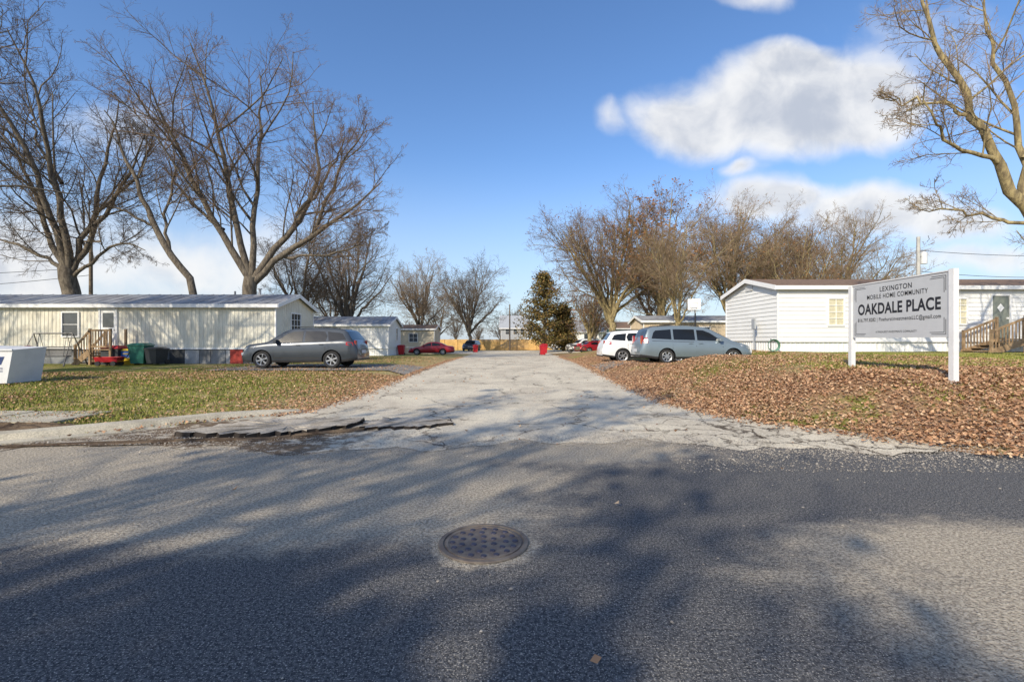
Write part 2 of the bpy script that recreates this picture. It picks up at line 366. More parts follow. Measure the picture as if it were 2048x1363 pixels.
x1=RNG.uniform(-8,8,14000); y1=6.6+.35*np.sin(x1*.8+.6)+RNG.normal(0,.32,14000)
x2=RNG.uniform(-6.5,-1,3500); y2=7.5+RNG.normal(0,.4,3500); x3=RNG.uniform(-7,7,700); y3=RNG.uniform(1.6,9,700)
x4=RNG.uniform(2,7.5,3000); y4=RNG.uniform(5.3,6.6,3000)
x=np.concatenate([x1,x2,x3,x4]);y=np.concatenate([y1,y2,y3,y4]); pebbles('gravel',x,y,np.abs(RNG.normal(.005,.004,len(x)))+.003,m_peb)
# grass
m_gr=leafmat('grass_blade',[(.13,.16,.03),(.22,.24,.05),(.32,.30,.08),(.16,.19,.04),(.48,.40,.19)])
def grass(name,x,y,h,mat):
    n=len(x); P=np.stack([x,y,H(x,y)],-1); a=RNG.uniform(0,6.28,n); w=.012
    d=np.stack([np.cos(a),np.sin(a),0*a],-1)*w*(h[:,None]/.06)**.4; tip=np.stack([RNG.normal(0,.35,n)*h,RNG.normal(0,.35,n)*h,h],-1)
    V=np.stack([P-d,P+d,P+tip],1).reshape(-1,3); np_mesh(name,V,np.arange(3*n).reshape(n,3),[mat])
gx=[];gy=[]
x,y=scat(170000,-22,-4,6.9,18,lambda x,y: np.where(onroad(x,y)|((x<-6.9)&(y<8.2)),0,(.2+.9*np.clip(.3+nz2(x,y,1.1),0,1))*(1-.85*sm(-7.5,-4.6,x)))); gx.append(x);gy.append(y)
x,y=scat(110000,5,22,9.2,19,lambda x,y: np.clip(.5+nz2(x+3,y,.7),0,1)*sm(5.5,9,x)*.9*sm(9.2,11,y)); gx.append(x);gy.append(y)
x,y=scat(16000,7.2,11.5,7.8,12.5,lambda x,y: np.where(nz2(x,y,2.2)>.1,.8,.1)); gx.append(x);gy.append(y)
x=np.concatenate(gx);y=np.concatenate(gy); grass('grass',x,y,RNG.uniform(.03,.08,len(x)),m_gr)

# ---------------------------------------------------------------- trees
def resample(P,k):
    P=np.array(P,float); d=np.r_[0,np.cumsum(np.linalg.norm(np.diff(P,axis=0),axis=1))]; t=np.linspace(0,d[-1],k*3)
    Q=np.stack([np.interp(t,d,P[:,i]) for i in range(3)],-1)
    Qs=Q.copy()
    for _ in range(5): Qs[1:-1]=(Qs[:-2]+Qs[1:-1]*2+Qs[2:])/4
    return Qs[np.linspace(0,k*3-1,k).astype(int)]
def grow(P,R,n,lf,k,ang,wig,up,rs,tmin=.2,rl=.011,rmin=.007,fall=.75):
    B,kp,_=P.shape; L=np.linalg.norm(np.diff(P,axis=1),axis=2).sum(1)
    i=np.repeat(np.arange(B),n); t=(np.tile(np.arange(n),B)+rs.uniform(0,1,B*n))/n*(1-tmin)+tmin; t=np.minimum(t,.995)
    f=t*(kp-1); a=f.astype(int); w=(f-a)[:,None]
    p=P[i,a]*(1-w)+P[i,a+1]*w; T=P[i,a+1]-P[i,a]; T/=np.linalg.norm(T,axis=1)[:,None]+1e-9
    r=R[i,a]*(1-w[:,0])+R[i,a+1]*w[:,0]
    q=rs.normal(0,1,(B*n,3)); q-= (q*T).sum(1)[:,None]*T; q/=np.linalg.norm(q,axis=1)[:,None]
    th=np.radians(rs.uniform(ang[0],ang[1],B*n))[:,None]; D=np.cos(th)*T+np.sin(th)*q
    ln=L[i]*lf*(1.15-fall*t)*rs.uniform(.55,1.4,B*n)
    r0=np.maximum(np.minimum(r*.7,ln*rl),rmin)
    out=np.zeros((B*n,k,3)); out[:,0]=p; D[:,2]+=up*.5
    for j in range(1,k):
        D=D+rs.normal(0,wig,(B*n,3)); D[:,2]+=up; D/=np.linalg.norm(D,axis=1)[:,None]
        out[:,j]=out[:,j-1]+D*(ln/(k-1))[:,None]
    RR=r0[:,None]*np.linspace(1,.35,k)[None]; return out,np.maximum(RR,rmin*.6)
def skin(P,R,n):
    B,k,_=P.shape; T=np.gradient(P,axis=1); T/=np.linalg.norm(T,axis=2)[...,None]+1e-9
    ref=np.array([.31,.87,.37]); a=np.cross(T,ref); a/=np.linalg.norm(a,axis=2)[...,None]+1e-9; b_=np.cross(T,a)
    th=np.arange(n)*2*np.pi/n
    V=P[:,:,None]+R[:,:,None,None]*(a[:,:,None]*np.cos(th)[:,None]+b_[:,:,None]*np.sin(th)[:,None])
    idx=np.arange(B*k*n).reshape(B,k,n); nx_=np.roll(idx,-1,2)
    F=np.stack([idx[:,:-1],nx_[:,:-1],nx_[:,1:],idx[:,1:]],-1).reshape(-1,4)
    return V.reshape(-1,3),F
def tree(name,loc,trunks,limbs,lv,mats,seed=1,leaves=0,lmat=None,lsize=.1,K=12,upv=.04,tw=.006):
    rs=np.random.default_rng(seed); VV=[];FF=[];MM=[];off=0
    def put(P,R,n,mi):
        nonlocal off
        V,F=skin(P,R,n); VV.append(V);FF.append(F+off);MM.append(np.full(len(F),mi)); off+=len(V)
    def pack(lst):
        P=np.stack([resample(p,K) for p,_,_ in lst]); P[:,1:-1]+=rs.normal(0,.07,P[:,1:-1].shape)
        s=np.linspace(0,1,K); R=np.stack([a*(1-s)**.9+b_*(1-(1-s)**.9) for _,a,b_ in lst]); return P,R
    if trunks:
        P,R=pack(trunks); R[:,0]*=1.35; put(P,R,12,0)
    P,R=pack(limbs); put(P,R,8,0)
    PP,RR=P,R
    for li,(n,lf,k,sides) in enumerate(lv):
        PP,RR=grow(PP,RR,n,lf,k,(25,65),.14+.03*li,upv,rs,tmin=.18 if li==0 else .1,rmin=max(tw,.018/(li+1.2)),fall=.65)
        put(PP,RR,sides,0 if li<1 else 1)
    V=np.concatenate(VV);F=np.concatenate(FF);MI=np.concatenate(MM)
    o=np_mesh(name,V,F,mats,MI,smooth=True,loc=loc)
    if leaves:
        tips=PP[:,-1]; tips=tips[rs.choice(len(tips),min(leaves,len(tips)),replace=False)]
        quads('leaves',tips,lsize,lmat,1.5,parent=o,aspect=.8)
    return o
def D3(pts,depth=0,spread=0,seed=0):
    r=random.Random(seed); s=r.uniform(-1,1)*spread; n=len(pts)
    return [(x,depth+s*(i/(n-1))**1.2,z) for i,(x,z) in enumerate(pts)]
def barkmat(name,c,c2):
    m,nt,b=newmat(name); o=objc(nt)
    st=N(nt,'ShaderNodeVectorMath',{0:o,1:(1,1,.25)},operation='MULTIPLY').outputs[0]
    n=noi(nt,st,9,4,.65); nt.links.new(mixc(nt,rng(nt,n,.35,.65),c,c2),b.inputs['Base Color'])
    b.inputs['Roughness'].default_value=.95; b.inputs['Specular IOR Level'].default_value=.1; bump(nt,b,n,.03,.8); return m
def twigmat(name,c):
    m,nt,b=newmat(name); b.inputs['Roughness'].default_value=.95; b.inputs['Specular IOR Level'].default_value=.1
    r=N(nt,'ShaderNodeNewGeometry').outputs['Random Per Island']; nt.links.new(mixc(nt,r,tuple(k*.65 for k in c),tuple(k*1.3 for k in c)),b.inputs['Base Color']); return m
m_bark=barkmat('bark',(.20,.17,.13),(.09,.075,.06)); m_twig=twigmat('twig',(.15,.115,.085))
m_barkY=barkmat('lichen_bark',(.38,.31,.16),(.15,.12,.075)); m_twigY=twigmat('tan_twig',(.29,.215,.14))
m_twigR=twigmat('brown_twig',(.22,.155,.105))
m_rust=leafmat('russet_leaf',[(.22,.10,.035),(.36,.17,.06),(.16,.08,.035)])
LV=[(12,.46,6,5),(9,.46,5,4),(7,.5,4,3),(5,.55,3,3)]
T2=[([(0,0),(.1,4.2),(0,5.7)],.50,.42)]
L2=[([(0,5.5),(-1.2,7.6),(-2.3,9.9),(-3.5,12.9),(-4.6,15.5),(-5.0,17.6)],.25,.03),
([(0,5.5),(-.7,8.6),(-1,11.6),(-1.5,15.2),(-2,18.4),(-2.4,19.8)],.23,.03),
([(0,5.5),(0,9.2),(.3,12.6),(.2,16.5),(0,19.8)],.22,.03),
([(.1,5.5),(1.3,7.6),(3,9.9),(4,13.2),(3.4,16.8),(3,18.8)],.25,.03),
([(.2,5.4),(2.3,7.2),(4.7,8.6),(6.7,9.9),(8.2,10.8),(9.2,11.6)],.25,.03),
([(4,8.4),(5.3,10.9),(6.7,13.2),(7.8,14.2),(8.5,14.8)],.14,.025),
([(3,9.9),(4.7,11.6),(6,13.9),(6.4,15)],.12,.025),
([(-1.8,8.9),(-4,10.5),(-5.6,12.5),(-6.0,14.0)],.12,.025),
([(2.2,7.1),(5,7.2),(7.2,7.7),(8.4,8.8)],.10,.025)]
def conv(L,spread,seed): return [(D3(p,0,spread,seed+i),a,b_) for i,(p,a,b_) in enumerate(L)]
tree('bare_tree',(-17.4,31,0),conv(T2,0,0),conv(L2,4.5,3),LV,[m_bark,m_twigR],seed=11,upv=.06)
T2b=[([(0,0),(-.5,4.6),(-2.2,7.2),(-3.5,9.6)],.26,.17)]
L2b=[([(-3.4,9.5),(-4.3,11.6),(-5.3,14.0),(-6.2,16.2)],.16,.03),([(-2.2,7.2),(-2.6,9.5),(-2.0,12.5),(-2.4,14.5)],.11,.03),([(-3,8.8),(-5,9.8),(-6.5,10.2)],.10,.03)]
tree('bare_tree',(-19.8,29.9,0),conv(T2b,0,0),conv(L2b,3,9),[(9,.46,6,5),(7,.5,5,4),(6,.55,4,3),(4,.6,3,3)],[m_bark,m_twig],seed=12)
T1=[([(0,0),(-.1,4.6),(-.3,6.4)],.58,.46)]
L1=[([(-.3,6.1),(-1.5,8.2),(-2.3,10.9),(-3.7,13.2),(-4.7,15.9)],.22,.03),([(-.2,6),(-.3,9.6),(-.7,13.2),(-1.7,17),(-2.3,19.5)],.24,.03),
([(-.1,6),(.3,9.2),(.3,13.2),(.7,17),(.3,19.5)],.24,.03),([(0,5.8),(1.2,8.2),(2.5,10.9),(3.7,13.2),(4.4,15.6)],.2,.03),
([(-.2,6.1),(-2.7,7.6),(-4.7,8.2),(-6.7,8.8)],.15,.025),([(0,6.2),(1.5,10.2),(2.3,14.2),(2.8,17.8)],.2,.03),([(.1,5.7),(2.6,7.4),(4.8,7.8),(6.3,7.2)],.13,.025),
([(-.6,12),(-3,15),(-4.6,18.5)],.13,.025),([(1.5,10),(4,12.5),(4.6,16.5)],.12,.025)]
tree('bare_tree',(-29.4,31,0),conv(T1,0,0),conv(L1,5,30),LV,[m_bark,m_twig],seed=13)
T9=[([(18.9,.7),(18.2,1.4),(17.2,2.6),(16,4.6),(15.4,5.6),(14.7,6.8)],.27,.13)]
L9=[([(14.7,6.8),(14.2,7.6),(13.7,8.6),(13,9.9),(12.5,11.2),(12.2,13)],.13,.02),([(14.7,6.8),(13.3,7.3),(12.5,7.6),(12,8.2),(11.7,8.8)],.07,.015),
([(15.7,5),(14.5,5.5),(13.6,5.9)],.06,.015),([(15.4,5.6),(15.4,8),(14.8,10),(14.6,12.6)],.11,.02),([(13.9,8.3),(12.8,9),(12.1,9.5)],.06,.015),
([(16.3,4.2),(18,7),(20,11)],.15,.03),([(17,3),(19.5,6),(22,9)],.15,.03),([(15.4,7),(16.8,9),(17,12)],.08,.02)]
tree('bare_tree',(0,14,0),conv(T9,0,0),conv(L9,1.6,50),[(10,.40,6,5),(8,.46,5,4),(6,.5,4,3),(3,.6,3,3)],[m_barkY,m_twigY],seed=14,tw=.004)
LVA=[(10,.50,6,4),(8,.48,4,3),(6,.5,3,3),(4,.6,3,3)]
LVF=[(9,.50,5,3),(7,.5,4,3),(5,.5,3,3),(3,.6,3,3)]
def auto(name,loc,h,w,th,seed,mats,nl=8,lv=None,r=.35,**kw):
    rd=random.Random(seed); trunk=[([(0,0,-.3),(rd.uniform(-.2,.2),rd.uniform(-.2,.2),th*.6),(rd.uniform(-.3,.3),rd.uniform(-.3,.3),th)],r,r*.75)]
    limbs=[]; h2=h*.93; w2=w*.82
    for i in range(nl):
        a=2.4*i+rd.uniform(-.4,.4); el=1.5 if i==0 else .12+1.15*((i*.618)%1)
        z=th+(h2-th)*(.32+.68*math.sin(el))*rd.uniform(.88,1); rr=w2/2*math.cos(el*.85)*rd.uniform(.8,1.08)
        tx,ty=rr*math.cos(a),rr*math.sin(a); z0=th*rd.uniform(.7,1); bx,by=trunk[0][0][-1][:2]
        limbs.append(([(bx*z0/th,by*z0/th,z0),(bx+tx*.28,by+ty*.28,z0+(z-z0)*.33),(tx*.66,ty*.66,z0+(z-z0)*.68),(tx*.95,ty*.95,z)],r*.45,.03))
    return tree(name,loc,trunk,limbs,lv or LVA,mats,seed=seed,**kw)
def A(x,y,*a,**k): return auto('bare_tree',(x,y,Hs(x,y)),*a,**k)
A(-21,46,14,11,3.5,21,[m_bark,m_twig]); A(-17.4,50,15.8,12,3.2,22,[m_bark,m_twig],nl=10,r=.4)
A(-13.2,66,14.3,12.5,3.5,23,[m_bark,m_twigY],tw=.009,lv=LVF,nl=12); A(-7.2,80,16.5,16,3.2,24,[m_bark,m_twig],nl=15,tw=.010,lv=LVF)
A(-24,62,13,11,3,25,[m_bark,m_twig],lv=LVF,tw=.009)
A(10.8,50,17.8,17,4,26,[m_barkY,m_twigR],nl=15,r=.42,leaves=1200,lmat=m_rust,lsize=.15,tw=.008)
A(15.6,49,18.6,12,4,27,[m_barkY,m_twigR],nl=10,r=.33,leaves=3500,lmat=m_rust,lsize=.2,tw=.008)
A(13.5,38,11.5,7,2.6,28,[m_barkY,m_twigY],nl=8,r=.18)
A(23.2,50,17,13,4,29,[m_barkY,m_twigY],nl=13,tw=.008,leaves=900,lmat=m_rust,lsize=.15); A(30,55,18,15,4,31,[m_barkY,m_twigY],nl=13,tw=.008)
A(37.6,53,16.6,18,4,32,[m_barkY,m_twigY],nl=15,tw=.008); A(28,46,13.5,11,3,33,[m_barkY,m_twigR],nl=9,leaves=600,lmat=m_rust,lsize=.15)
A(19,62,15,14,3,34,[m_bark,m_twigR],nl=10,tw=.009,lv=LVF); A(10.5,63,10,9,2.5,35,[m_barkY,m_twigR],leaves=900,lmat=m_rust,lsize=.18,tw=.01,lv=LVF)
A(17,95,12,12,3,36,[m_bark,m_twigR],tw=.012,lv=LVF); A(-15,95,12,13,3,37,[m_bark,m_twig],tw=.012,lv=LVF); A(1,118,11,13,3,38,[m_bark,m_twig],tw=.013,lv=LVF)
A(-22.5,13.5,17,17,4,41,[m_bark,m_twig],nl=10,r=.45)
A(-33,15,15,13,4,42,[m_bark,m_twig],nl=9,lv=LVF)
m_oakl=leafmat('oak_leaf',[(.16,.08,.035),(.25,.13,.055),(.12,.07,.03)])
LVS=[(9,.42,5,4),(7,.48,4,3),(6,.52,3,3),(3,.6,3,3)]
def shade(x,y,h,w,th,seed,nl,leaves,ls): return auto('oak_tree',(x,y,-.05),h,w,th,seed,[m_bark,m_twig],nl=nl,leaves=leaves,lmat=m_oakl,lsize=ls,lv=LVS,tw=.008)
shade(-9.3,-9.8,8.4,8.5,2.2,43,10,9500,.36)
shade(-2.2,-11.0,8.8,7.5,2.2,44,9,3000,.34)
shade(-11,-9.5,17,11,4,45,9,1300,.26)
shade(2.5,-13.5,12,9,4,46,9,2000,.30)
m_ced=leafmat('cedar_foliage',[(.06,.06,.02),(.14,.12,.04),(.24,.15,.05),(.09,.085,.025),(.30,.18,.07)])
def cedar(loc,h,w,seed):
    r=np.random.default_rng(seed); nb=280; zz=r.uniform(.06,1,nb)**.9*h; a=r.uniform(0,6.283,nb)
    prof=np.interp(zz/h,[0,.12,.3,.6,.85,1],[.6,.98,1,.78,.5,.2])*w/2*r.uniform(.5,1.22,nb)
    P=[];lb=[]
    for z,t,rr in zip(zz,a,prof):
        e=(rr*math.cos(t),rr*math.sin(t),z+rr*.25); n=34
        s=r.uniform(.25,1,n)[:,None]; base=np.array([0,0,z-.2]); q=base+(np.array(e)-base)*s+r.normal(0,.22,(n,3)); P.append(q)
        lb.append((tuple(base),e))
    o=MB(); o.tube([(0,0,-.3),(0.1,0,h*.5),(0,0,h*.97)],[.25,.15,.03],8)
    for p_,e in lb[::2]: o.tube([p_,e],[.04,.015],4,cap=False)
    ob=o.build('cedar_tree',[m_bark],loc=loc); quads('foliage',np.concatenate(P),.30,m_ced,1.3,parent=ob,aspect=.6)
cedar((4.5,66,-.15),11.2,7.4,5); cedar((7.6,69,-.15),6.8,4.8,6)

def distant():
    VV=[];FF=[];off=0; rs=np.random.default_rng(77)
    for i in range(46):
        ang=math.radians(-62+124*i/45); d=rs.uniform(150,210); h=rs.uniform(8,13); w=rs.uniform(9,14); cx_,cy_=d*math.sin(ang),d*math.cos(ang)
        limbs=[]
        for k in range(9):
            a=rs.uniform(0,6.28); el=rs.uniform(.1,1.5); limbs.append(resample([(0,0,0),(0,0,2),(w/2*math.cos(el)*math.cos(a)*.5,w/2*math.cos(el)*math.sin(a)*.5,h*.5),(w/2*math.cos(el)*math.cos(a),w/2*math.cos(el)*math.sin(a),h*(.45+.5*math.sin(el)))],6))
        P=np.stack(limbs)+np.array([cx_,cy_,-.2]); R=np.linspace(.2,.05,6)[None].repeat(9,0)
        for n,lf,k,rm in ((0,0,0,0),(8,.4,4,.05),(6,.5,3,.035),(4,.6,3,.03)):
            if n: P,R=grow(P,R,n,lf,k,(25,60),.15,.05,rs,rmin=rm)
            V,F=skin(P,R,3); VV.append(V);FF.append(F+off); off+=len(V)
    np_mesh('distant_trees',np.concatenate(VV),np.concatenate(FF),[m_twig])
distant()

# ---------------------------------------------------------------- buildings
m_white=M('white_vinyl',(.80,.80,.78),.55,var=.08,vs=.7)
m_cream=M('cream_metal_siding',(.76,.73,.62),.5,c2=(.65,.61,.50),vs=1.3)
m_tan=M('tan_siding',(.55,.45,.32),.7,var=.15,vs=1)
m_beige=M('beige_siding',(.60,.52,.38),.7,var=.12,vs=1)
m_trim=M('white_trim',(.82,.82,.81),.5,var=.05)
m_roofm=M('metal_roof',(.36,.37,.38),.6,metal=.2,c2=(.22,.22,.23),vs=1.2)
m_shing=M('brown_shingles',(.26,.17,.11),.95,c2=(.17,.11,.075),vs=6,fine=30)
m_glass=M('window_glass',(.06,.07,.08),.08,var=.2,spec=.9)
m_curt=M('curtain',(.62,.58,.42),.6,var=.2,vs=6)
m_skirt=M('skirting',(.25,.26,.27),.8,c2=(.12,.125,.13),vs=.9)
m_redp=M('red_panel',(.42,.05,.035),.7,var=.3,vs=4)
m_wood=M('deck_wood',(.42,.29,.17),.85,c2=(.27,.18,.10),vs=4,fine=30)
def wallpt(o,du,nv): return lambda u,z,n: (o[0]+du[0]*u+nv[0]*n,o[1]+du[1]*u+nv[1]*n,z)
def lap(mb,Pf,z0,z1,rangef,b=.2,mi=0):
    z=z0
    while z<z1-.01:
        zt=min(z+b,z1); a0,a1=rangef(z+.001); c0,c1=rangef(zt-.001)
        if a1-a0>.02:
            mb.add([Pf(a0,z,.03),Pf(a1,z,.03),Pf(c1,zt,.003),Pf(c0,zt,.003)],[(0,1,2,3)],mi)
            mb.add([Pf(a0,z,.0),Pf(a1,z,.0),Pf(a1,z,.03),Pf(a0,z,.03)],[(0,1,2,3)],mi)
        z=zt
def ribs(mb,Pf,u0,u1,z0,topf,b=.2,d=.02,mi=0):
    u=u0; pr=[(0,0),(.55,0),(.68,1),(.87,1),(1,0)]
    while u<u1-.01:
        w=min(b,u1-u)
        for (a,p),(c,q) in zip(pr[:-1],pr[1:]):
            ua,uc=u+a*w,u+c*w
            mb.add([Pf(ua,z0,.004+p*d),Pf(uc,z0,.004+q*d),Pf(uc,topf(uc),.004+q*d),Pf(ua,topf(ua),.004+p*d)],[(0,1,2,3)],mi)
        u+=w
BF=[(3,2,1,0),(4,5,6,7),(0,1,5,4),(1,2,6,5),(2,3,7,6),(3,0,4,7)]
def window(par,o,du,nv,u0,u1,z0,z1,glass,nx_=2,nz_=2,name='window',pr=.05):
    Pf=wallpt(o,du,nv); m=MB()
    def bx(a,b_,c,d,n0,n1,mi):
        m.add([Pf(a,c,n0),Pf(b_,c,n0),Pf(b_,d,n0),Pf(a,d,n0),Pf(a,c,n1),Pf(b_,c,n1),Pf(b_,d,n1),Pf(a,d,n1)],BF,mi)
    t=.06
    bx(u0-t,u0,z0-t,z1+t,0,pr+.03,0);bx(u1,u1+t,z0-t,z1+t,0,pr+.03,0);bx(u0,u1,z0-t,z0,0,pr+.03,0);bx(u0,u1,z1,z1+t,0,pr+.03,0)
    bx(u0,u1,z0,z1,0,pr-.015,1)
    for i in range(1,nx_): uu=u0+(u1-u0)*i/nx_; bx(uu-.012,uu+.012,z0,z1,pr-.014,pr+.008,0)
    for i in range(1,nz_): zz=z0+(z1-z0)*i/nz_; bx(u0,u1,zz-.014,zz+.014,pr-.014,pr+.011,0)
    return m.build(name,[m_trim,glass],parent=par)
def home(name,x0,x1,y0,y1,zb,zf,ze,zr,siding,wm,skm,roofm,sk='flat',sdx=.2,over=.22):
    root=empty(name); yc=(y0+y1)/2; w=MB()
    w.add([(x0,y0,zf),(x1,y0,zf),(x1,y1,zf),(x0,y1,zf),(x0,y0,ze),(x1,y0,ze),(x1,y1,ze),(x0,y1,ze),(x0,yc,zr-.02),(x1,yc,zr-.02)],
          [(0,1,5,4),(1,2,6,9,5),(2,3,7,6),(3,0,4,8,7),(3,2,1,0),(4,5,9,8),(7,8,9,6)],0)
    sl=(zr-ze)/(yc-y0)
    front=wallpt((x0,y0),(1,0),(0,-1)); lft=wallpt((x0,y1),(0,-1),(-1,0)); rgt=wallpt((x1,y0),(0,1),(1,0)); W=y1-y0
    def gr(z):
        if z<=ze: return (0,W)
        k=(z-ze)/sl; return (k,W-k)
    gt=lambda u: ze+sl*min(u,W-u)-.02
    if siding=='lap':
        lap(w,front,zf,ze,lambda z:(0,x1-x0)); lap(w,lft,zf,zr,gr); lap(w,rgt,zf,zr,gr)
    else:
        ribs(w,front,0,x1-x0,zf,lambda u:ze,sdx); ribs(w,lft,0,W,zf,gt,sdx); ribs(w,rgt,0,W,zf,gt,sdx)
    w.build('walls',[wm],parent=root)
    s=MB()
    f2=wallpt((x0+.03,y0+.06),(1,0),(0,-1)); l2=wallpt((x0+.06,y1-.03),(0,-1),(-1,0)); r2=wallpt((x1-.06,y0+.03),(0,1),(1,0))
    if sk=='rib':
        ribs(s,f2,0,x1-x0-.06,zb,lambda u:zf,.22); ribs(s,l2,0,W-.06,zb,lambda u:zf,.22); ribs(s,r2,0,W-.06,zb,lambda u:zf,.22)
    else:
        s.box(x0+.05,x1-.05,y0+.06,y1-.06,zb,zf-.002)
    s.build('skirting',[skm],parent=root)
    r=MB(); o_=over
    zz=ze-sl*o_; xa,xb=x0-o_,x1+o_; t=.07
    for sgn,ya in ((1,y0-o_),(-1,y1+o_)):
        vs=[(xa,ya,zz+.03),(xb,ya,zz+.03),(xb,yc,zr+.03),(xa,yc,zr+.03),(xa,ya,zz+.03+t),(xb,ya,zz+.03+t),(xb,yc,zr+.03+t),(xa,yc,zr+.03+t)]
        r.add(vs,[(0,1,2,3),(7,6,5,4),(0,4,5,1),(1,5,6,2),(3,7,4,0)],0)
        n=int((xb-xa)/.6)
        if roofm is m_roofm:
            for k in range(n+1):
                X0=xa+.02+(xb-xa-.06)*k/n
                r.beam((X0,ya,zz+.03+t+.008),(X0,yc,zr+.03+t+.008),.025,.02,0)
    r.build('roof',[roofm],parent=root)
    tr=MB()
    tr.box(xa,xb,y0-o_-.03,y0-o_,zz-.09,zz+.09,0); tr.box(xa,xb,y1+o_,y1+o_+.03,zz-.09,zz+.09,0)
    for xx in (xa-.03,xb):
        for ya in (y0-o_,y1+o_):
            vs=[(xx,ya,zz-.1),(xx+.03,ya,zz-.1),(xx+.03,yc,zr-.1),(xx,yc,zr-.1),(xx,ya,zz+.11),(xx+.03,ya,zz+.11),(xx+.03,yc,zr+.11),(xx,yc,zr+.11)]
            tr.add(vs,[(0,1,2,3),(7,6,5,4),(0,4,5,1),(1,5,6,2),(2,6,7,3),(3,7,4,0)],0)
    for xx in (x0,x1):
        for yy in (y0,y1): tr.box(xx-.035,xx+.035,yy-.035,yy+.035,zf-.02,ze-.05)
    tr.box(x0-.04,x1+.04,y0-.045,y0-.01,zf-.05,zf+.02)
    tr.build('trim',[m_trim],parent=root); return root
def door(par,o,du,nv,u0,u1,z0,z1,mat,diamond=False,win=None,knob=True):
    Pf=wallpt(o,du,nv); m=MB()
    def bx(a,b_,c,d,n0,n1,mi):
        m.add([Pf(a,c,n0),Pf(b_,c,n0),Pf(b_,d,n0),Pf(a,d,n0),Pf(a,c,n1),Pf(b_,c,n1),Pf(b_,d,n1),Pf(a,d,n1)],BF,mi)
    t=.07; bx(u0-t,u0,z0,z1+t,0,.08,0);bx(u1,u1+t,z0,z1+t,0,.08,0);bx(u0,u1,z1,z1+t,0,.08,0); bx(u0,u1,z0,z1,0,.045,1)
    uc=(u0+u1)/2; zc=z0+(z1-z0)*.72
    if diamond: m.add([Pf(uc,zc-.2,.05),Pf(uc+.17,zc,.05),Pf(uc,zc+.2,.05),Pf(uc-.17,zc,.05)],[(0,1,2,3)],0)
    if win: bx(u0+.12,u1-.12,z0+1.05,z1-.15,.045,.052,2)
    if knob: bx(u1-.13,u1-.07,z0+.9,z0+.98,.045,.1,0)
    m.build('door',[m_trim,mat,m_glass],parent=par)
hr=home('white_mobile_home',12.4,28.5,21.7,26.9,.55,1.5,4.02,4.62,'lap',m_white,m_trim,m_shing,sk='rib')
O=((12.4,21.7),(1,0),(0,-1))
window(hr,*O,2.35,3.03,2.25,3.45,m_curt,2,4); window(hr,*O,8.2,8.75,2.3,3.45,m_curt,2,4)
m_doorg=M('door_green_grey',(.20,.22,.19),.4,var=.2)
door(hr,*O,9.95,10.75,1.62,3.6,m_doorg,diamond=True)
mb=MB()
for k in range(5): mb.box(12.33,12.37,23.9,24.6,4.1+k*.05,4.13+k*.05)
mb.build('gable_vent',[m_trim],parent=hr)
def stairs(name,xa,xb,y0,y1,ztop,zg,dirx,n,par=None,landing=1.2,mat=None):
    m=MB(); L=abs(xb-xa); s=1 if dirx>0 else -1
    for k in range(n):
        z=zg+(ztop-zg)*(k+1)/(n+1); x=xa+s*(L/n)*k; m.box(min(x,x+s*L/n*1.15),max(x,x+s*L/n*1.15),y0,y1,z-.04,z)
    for yy in (y0-.02,y1+.02):
        m.beam((xa,yy,zg+.02),(xb,yy,ztop-.12),.04,.26); m.beam((xa+s*.1,yy,zg+.95),(xb,yy,ztop+.9),.05,.09)
        m.beam((xa+s*.1,yy,zg-.1),(xa+s*.1,yy,zg+1.05),.09,.09)
        nb=max(6,int(L/.14))
        for k in range(1,nb): t=k/nb; m.beam((xa+s*L*t,yy,zg+(ztop-zg)*t),(xa+s*L*t,yy,zg+.9+(ztop-zg)*t),.035,.035)
    x2=xb+s*landing; m.box(min(xb,x2),max(xb,x2),y0,y1+.3,ztop-.05,ztop)
    for xx in (xb,x2):
        for yy in (y0,y1): m.beam((xx,yy,zg-.3),(xx,yy,ztop+1.0),.09,.09)
    m.beam((xb,y0,ztop+.92),(x2,y0,ztop+.92),.05,.09); m.beam((xb,y0,ztop+.12),(x2,y0,ztop+.12),.04,.08)
    for k in range(1,int(landing/.14)): m.beam((xb+s*.14*k,y0,ztop+.1),(xb+s*.14*k,y0,ztop+.9),.035,.035)
    return m.build(name,[m_wood],parent=par)
stairs('wooden_steps',20.6,22.2,20.1,21.3,1.6,.95,1,4,landing=2.2)
hl=home('cream_mobile_home',-30.5,-12.2,24.0,28.5,.1,1.12,3.36,4.02,'rib',m_cream,m_skirt,m_roofm)
O=((-30.5,24.0),(1,0),(0,-1))
window(hl,*O,7.35,8.15,1.75,2.95,m_glass,1,2); window(hl,*O,1.6,2.6,1.75,2.95,m_glass,2,2)
door(hl,*O,9.3,10.1,1.15,3.1,m_trim,win=True)
window(hl,(-12.2,24.0),(0,1),(1,0),1.6,2.7,1.7,3.0,m_glass,3,4,pr=.05)
mb=MB(); xx=-19.2
cols=[0,1,0,2,1,0,0,1,2,0,1,1,0]; k=0
while xx<-12.4:
    w_=random.uniform(.45,.8); x2=min(xx+w_,-12.4); mb.box(xx,x2-.03,24.02,24.045,.12,1.04,cols[k%13]); k+=1; xx=x2
m_sk2=M('skirt_light',(.40,.41,.42),.7,var=.3,vs=2); m_sk3=M('skirt_dark',(.07,.075,.08),.8,var=.3,vs=2)
mb.build('skirting_panels',[m_skirt,m_sk2,m_sk3],parent=hl)
mb=MB(); mb.box(-14.55,-13.9,24.0,24.015,.14,1.06); mb.build('red_access_panel',[m_redp],parent=hl)
mb=MB(); mb.tube([(-14.2,26.2,3.9),(-14.2,26.2,4.4)],.07); mb.tube([(-14.2,26.2,4.4),(-14.2,26.2,4.45)],.12)
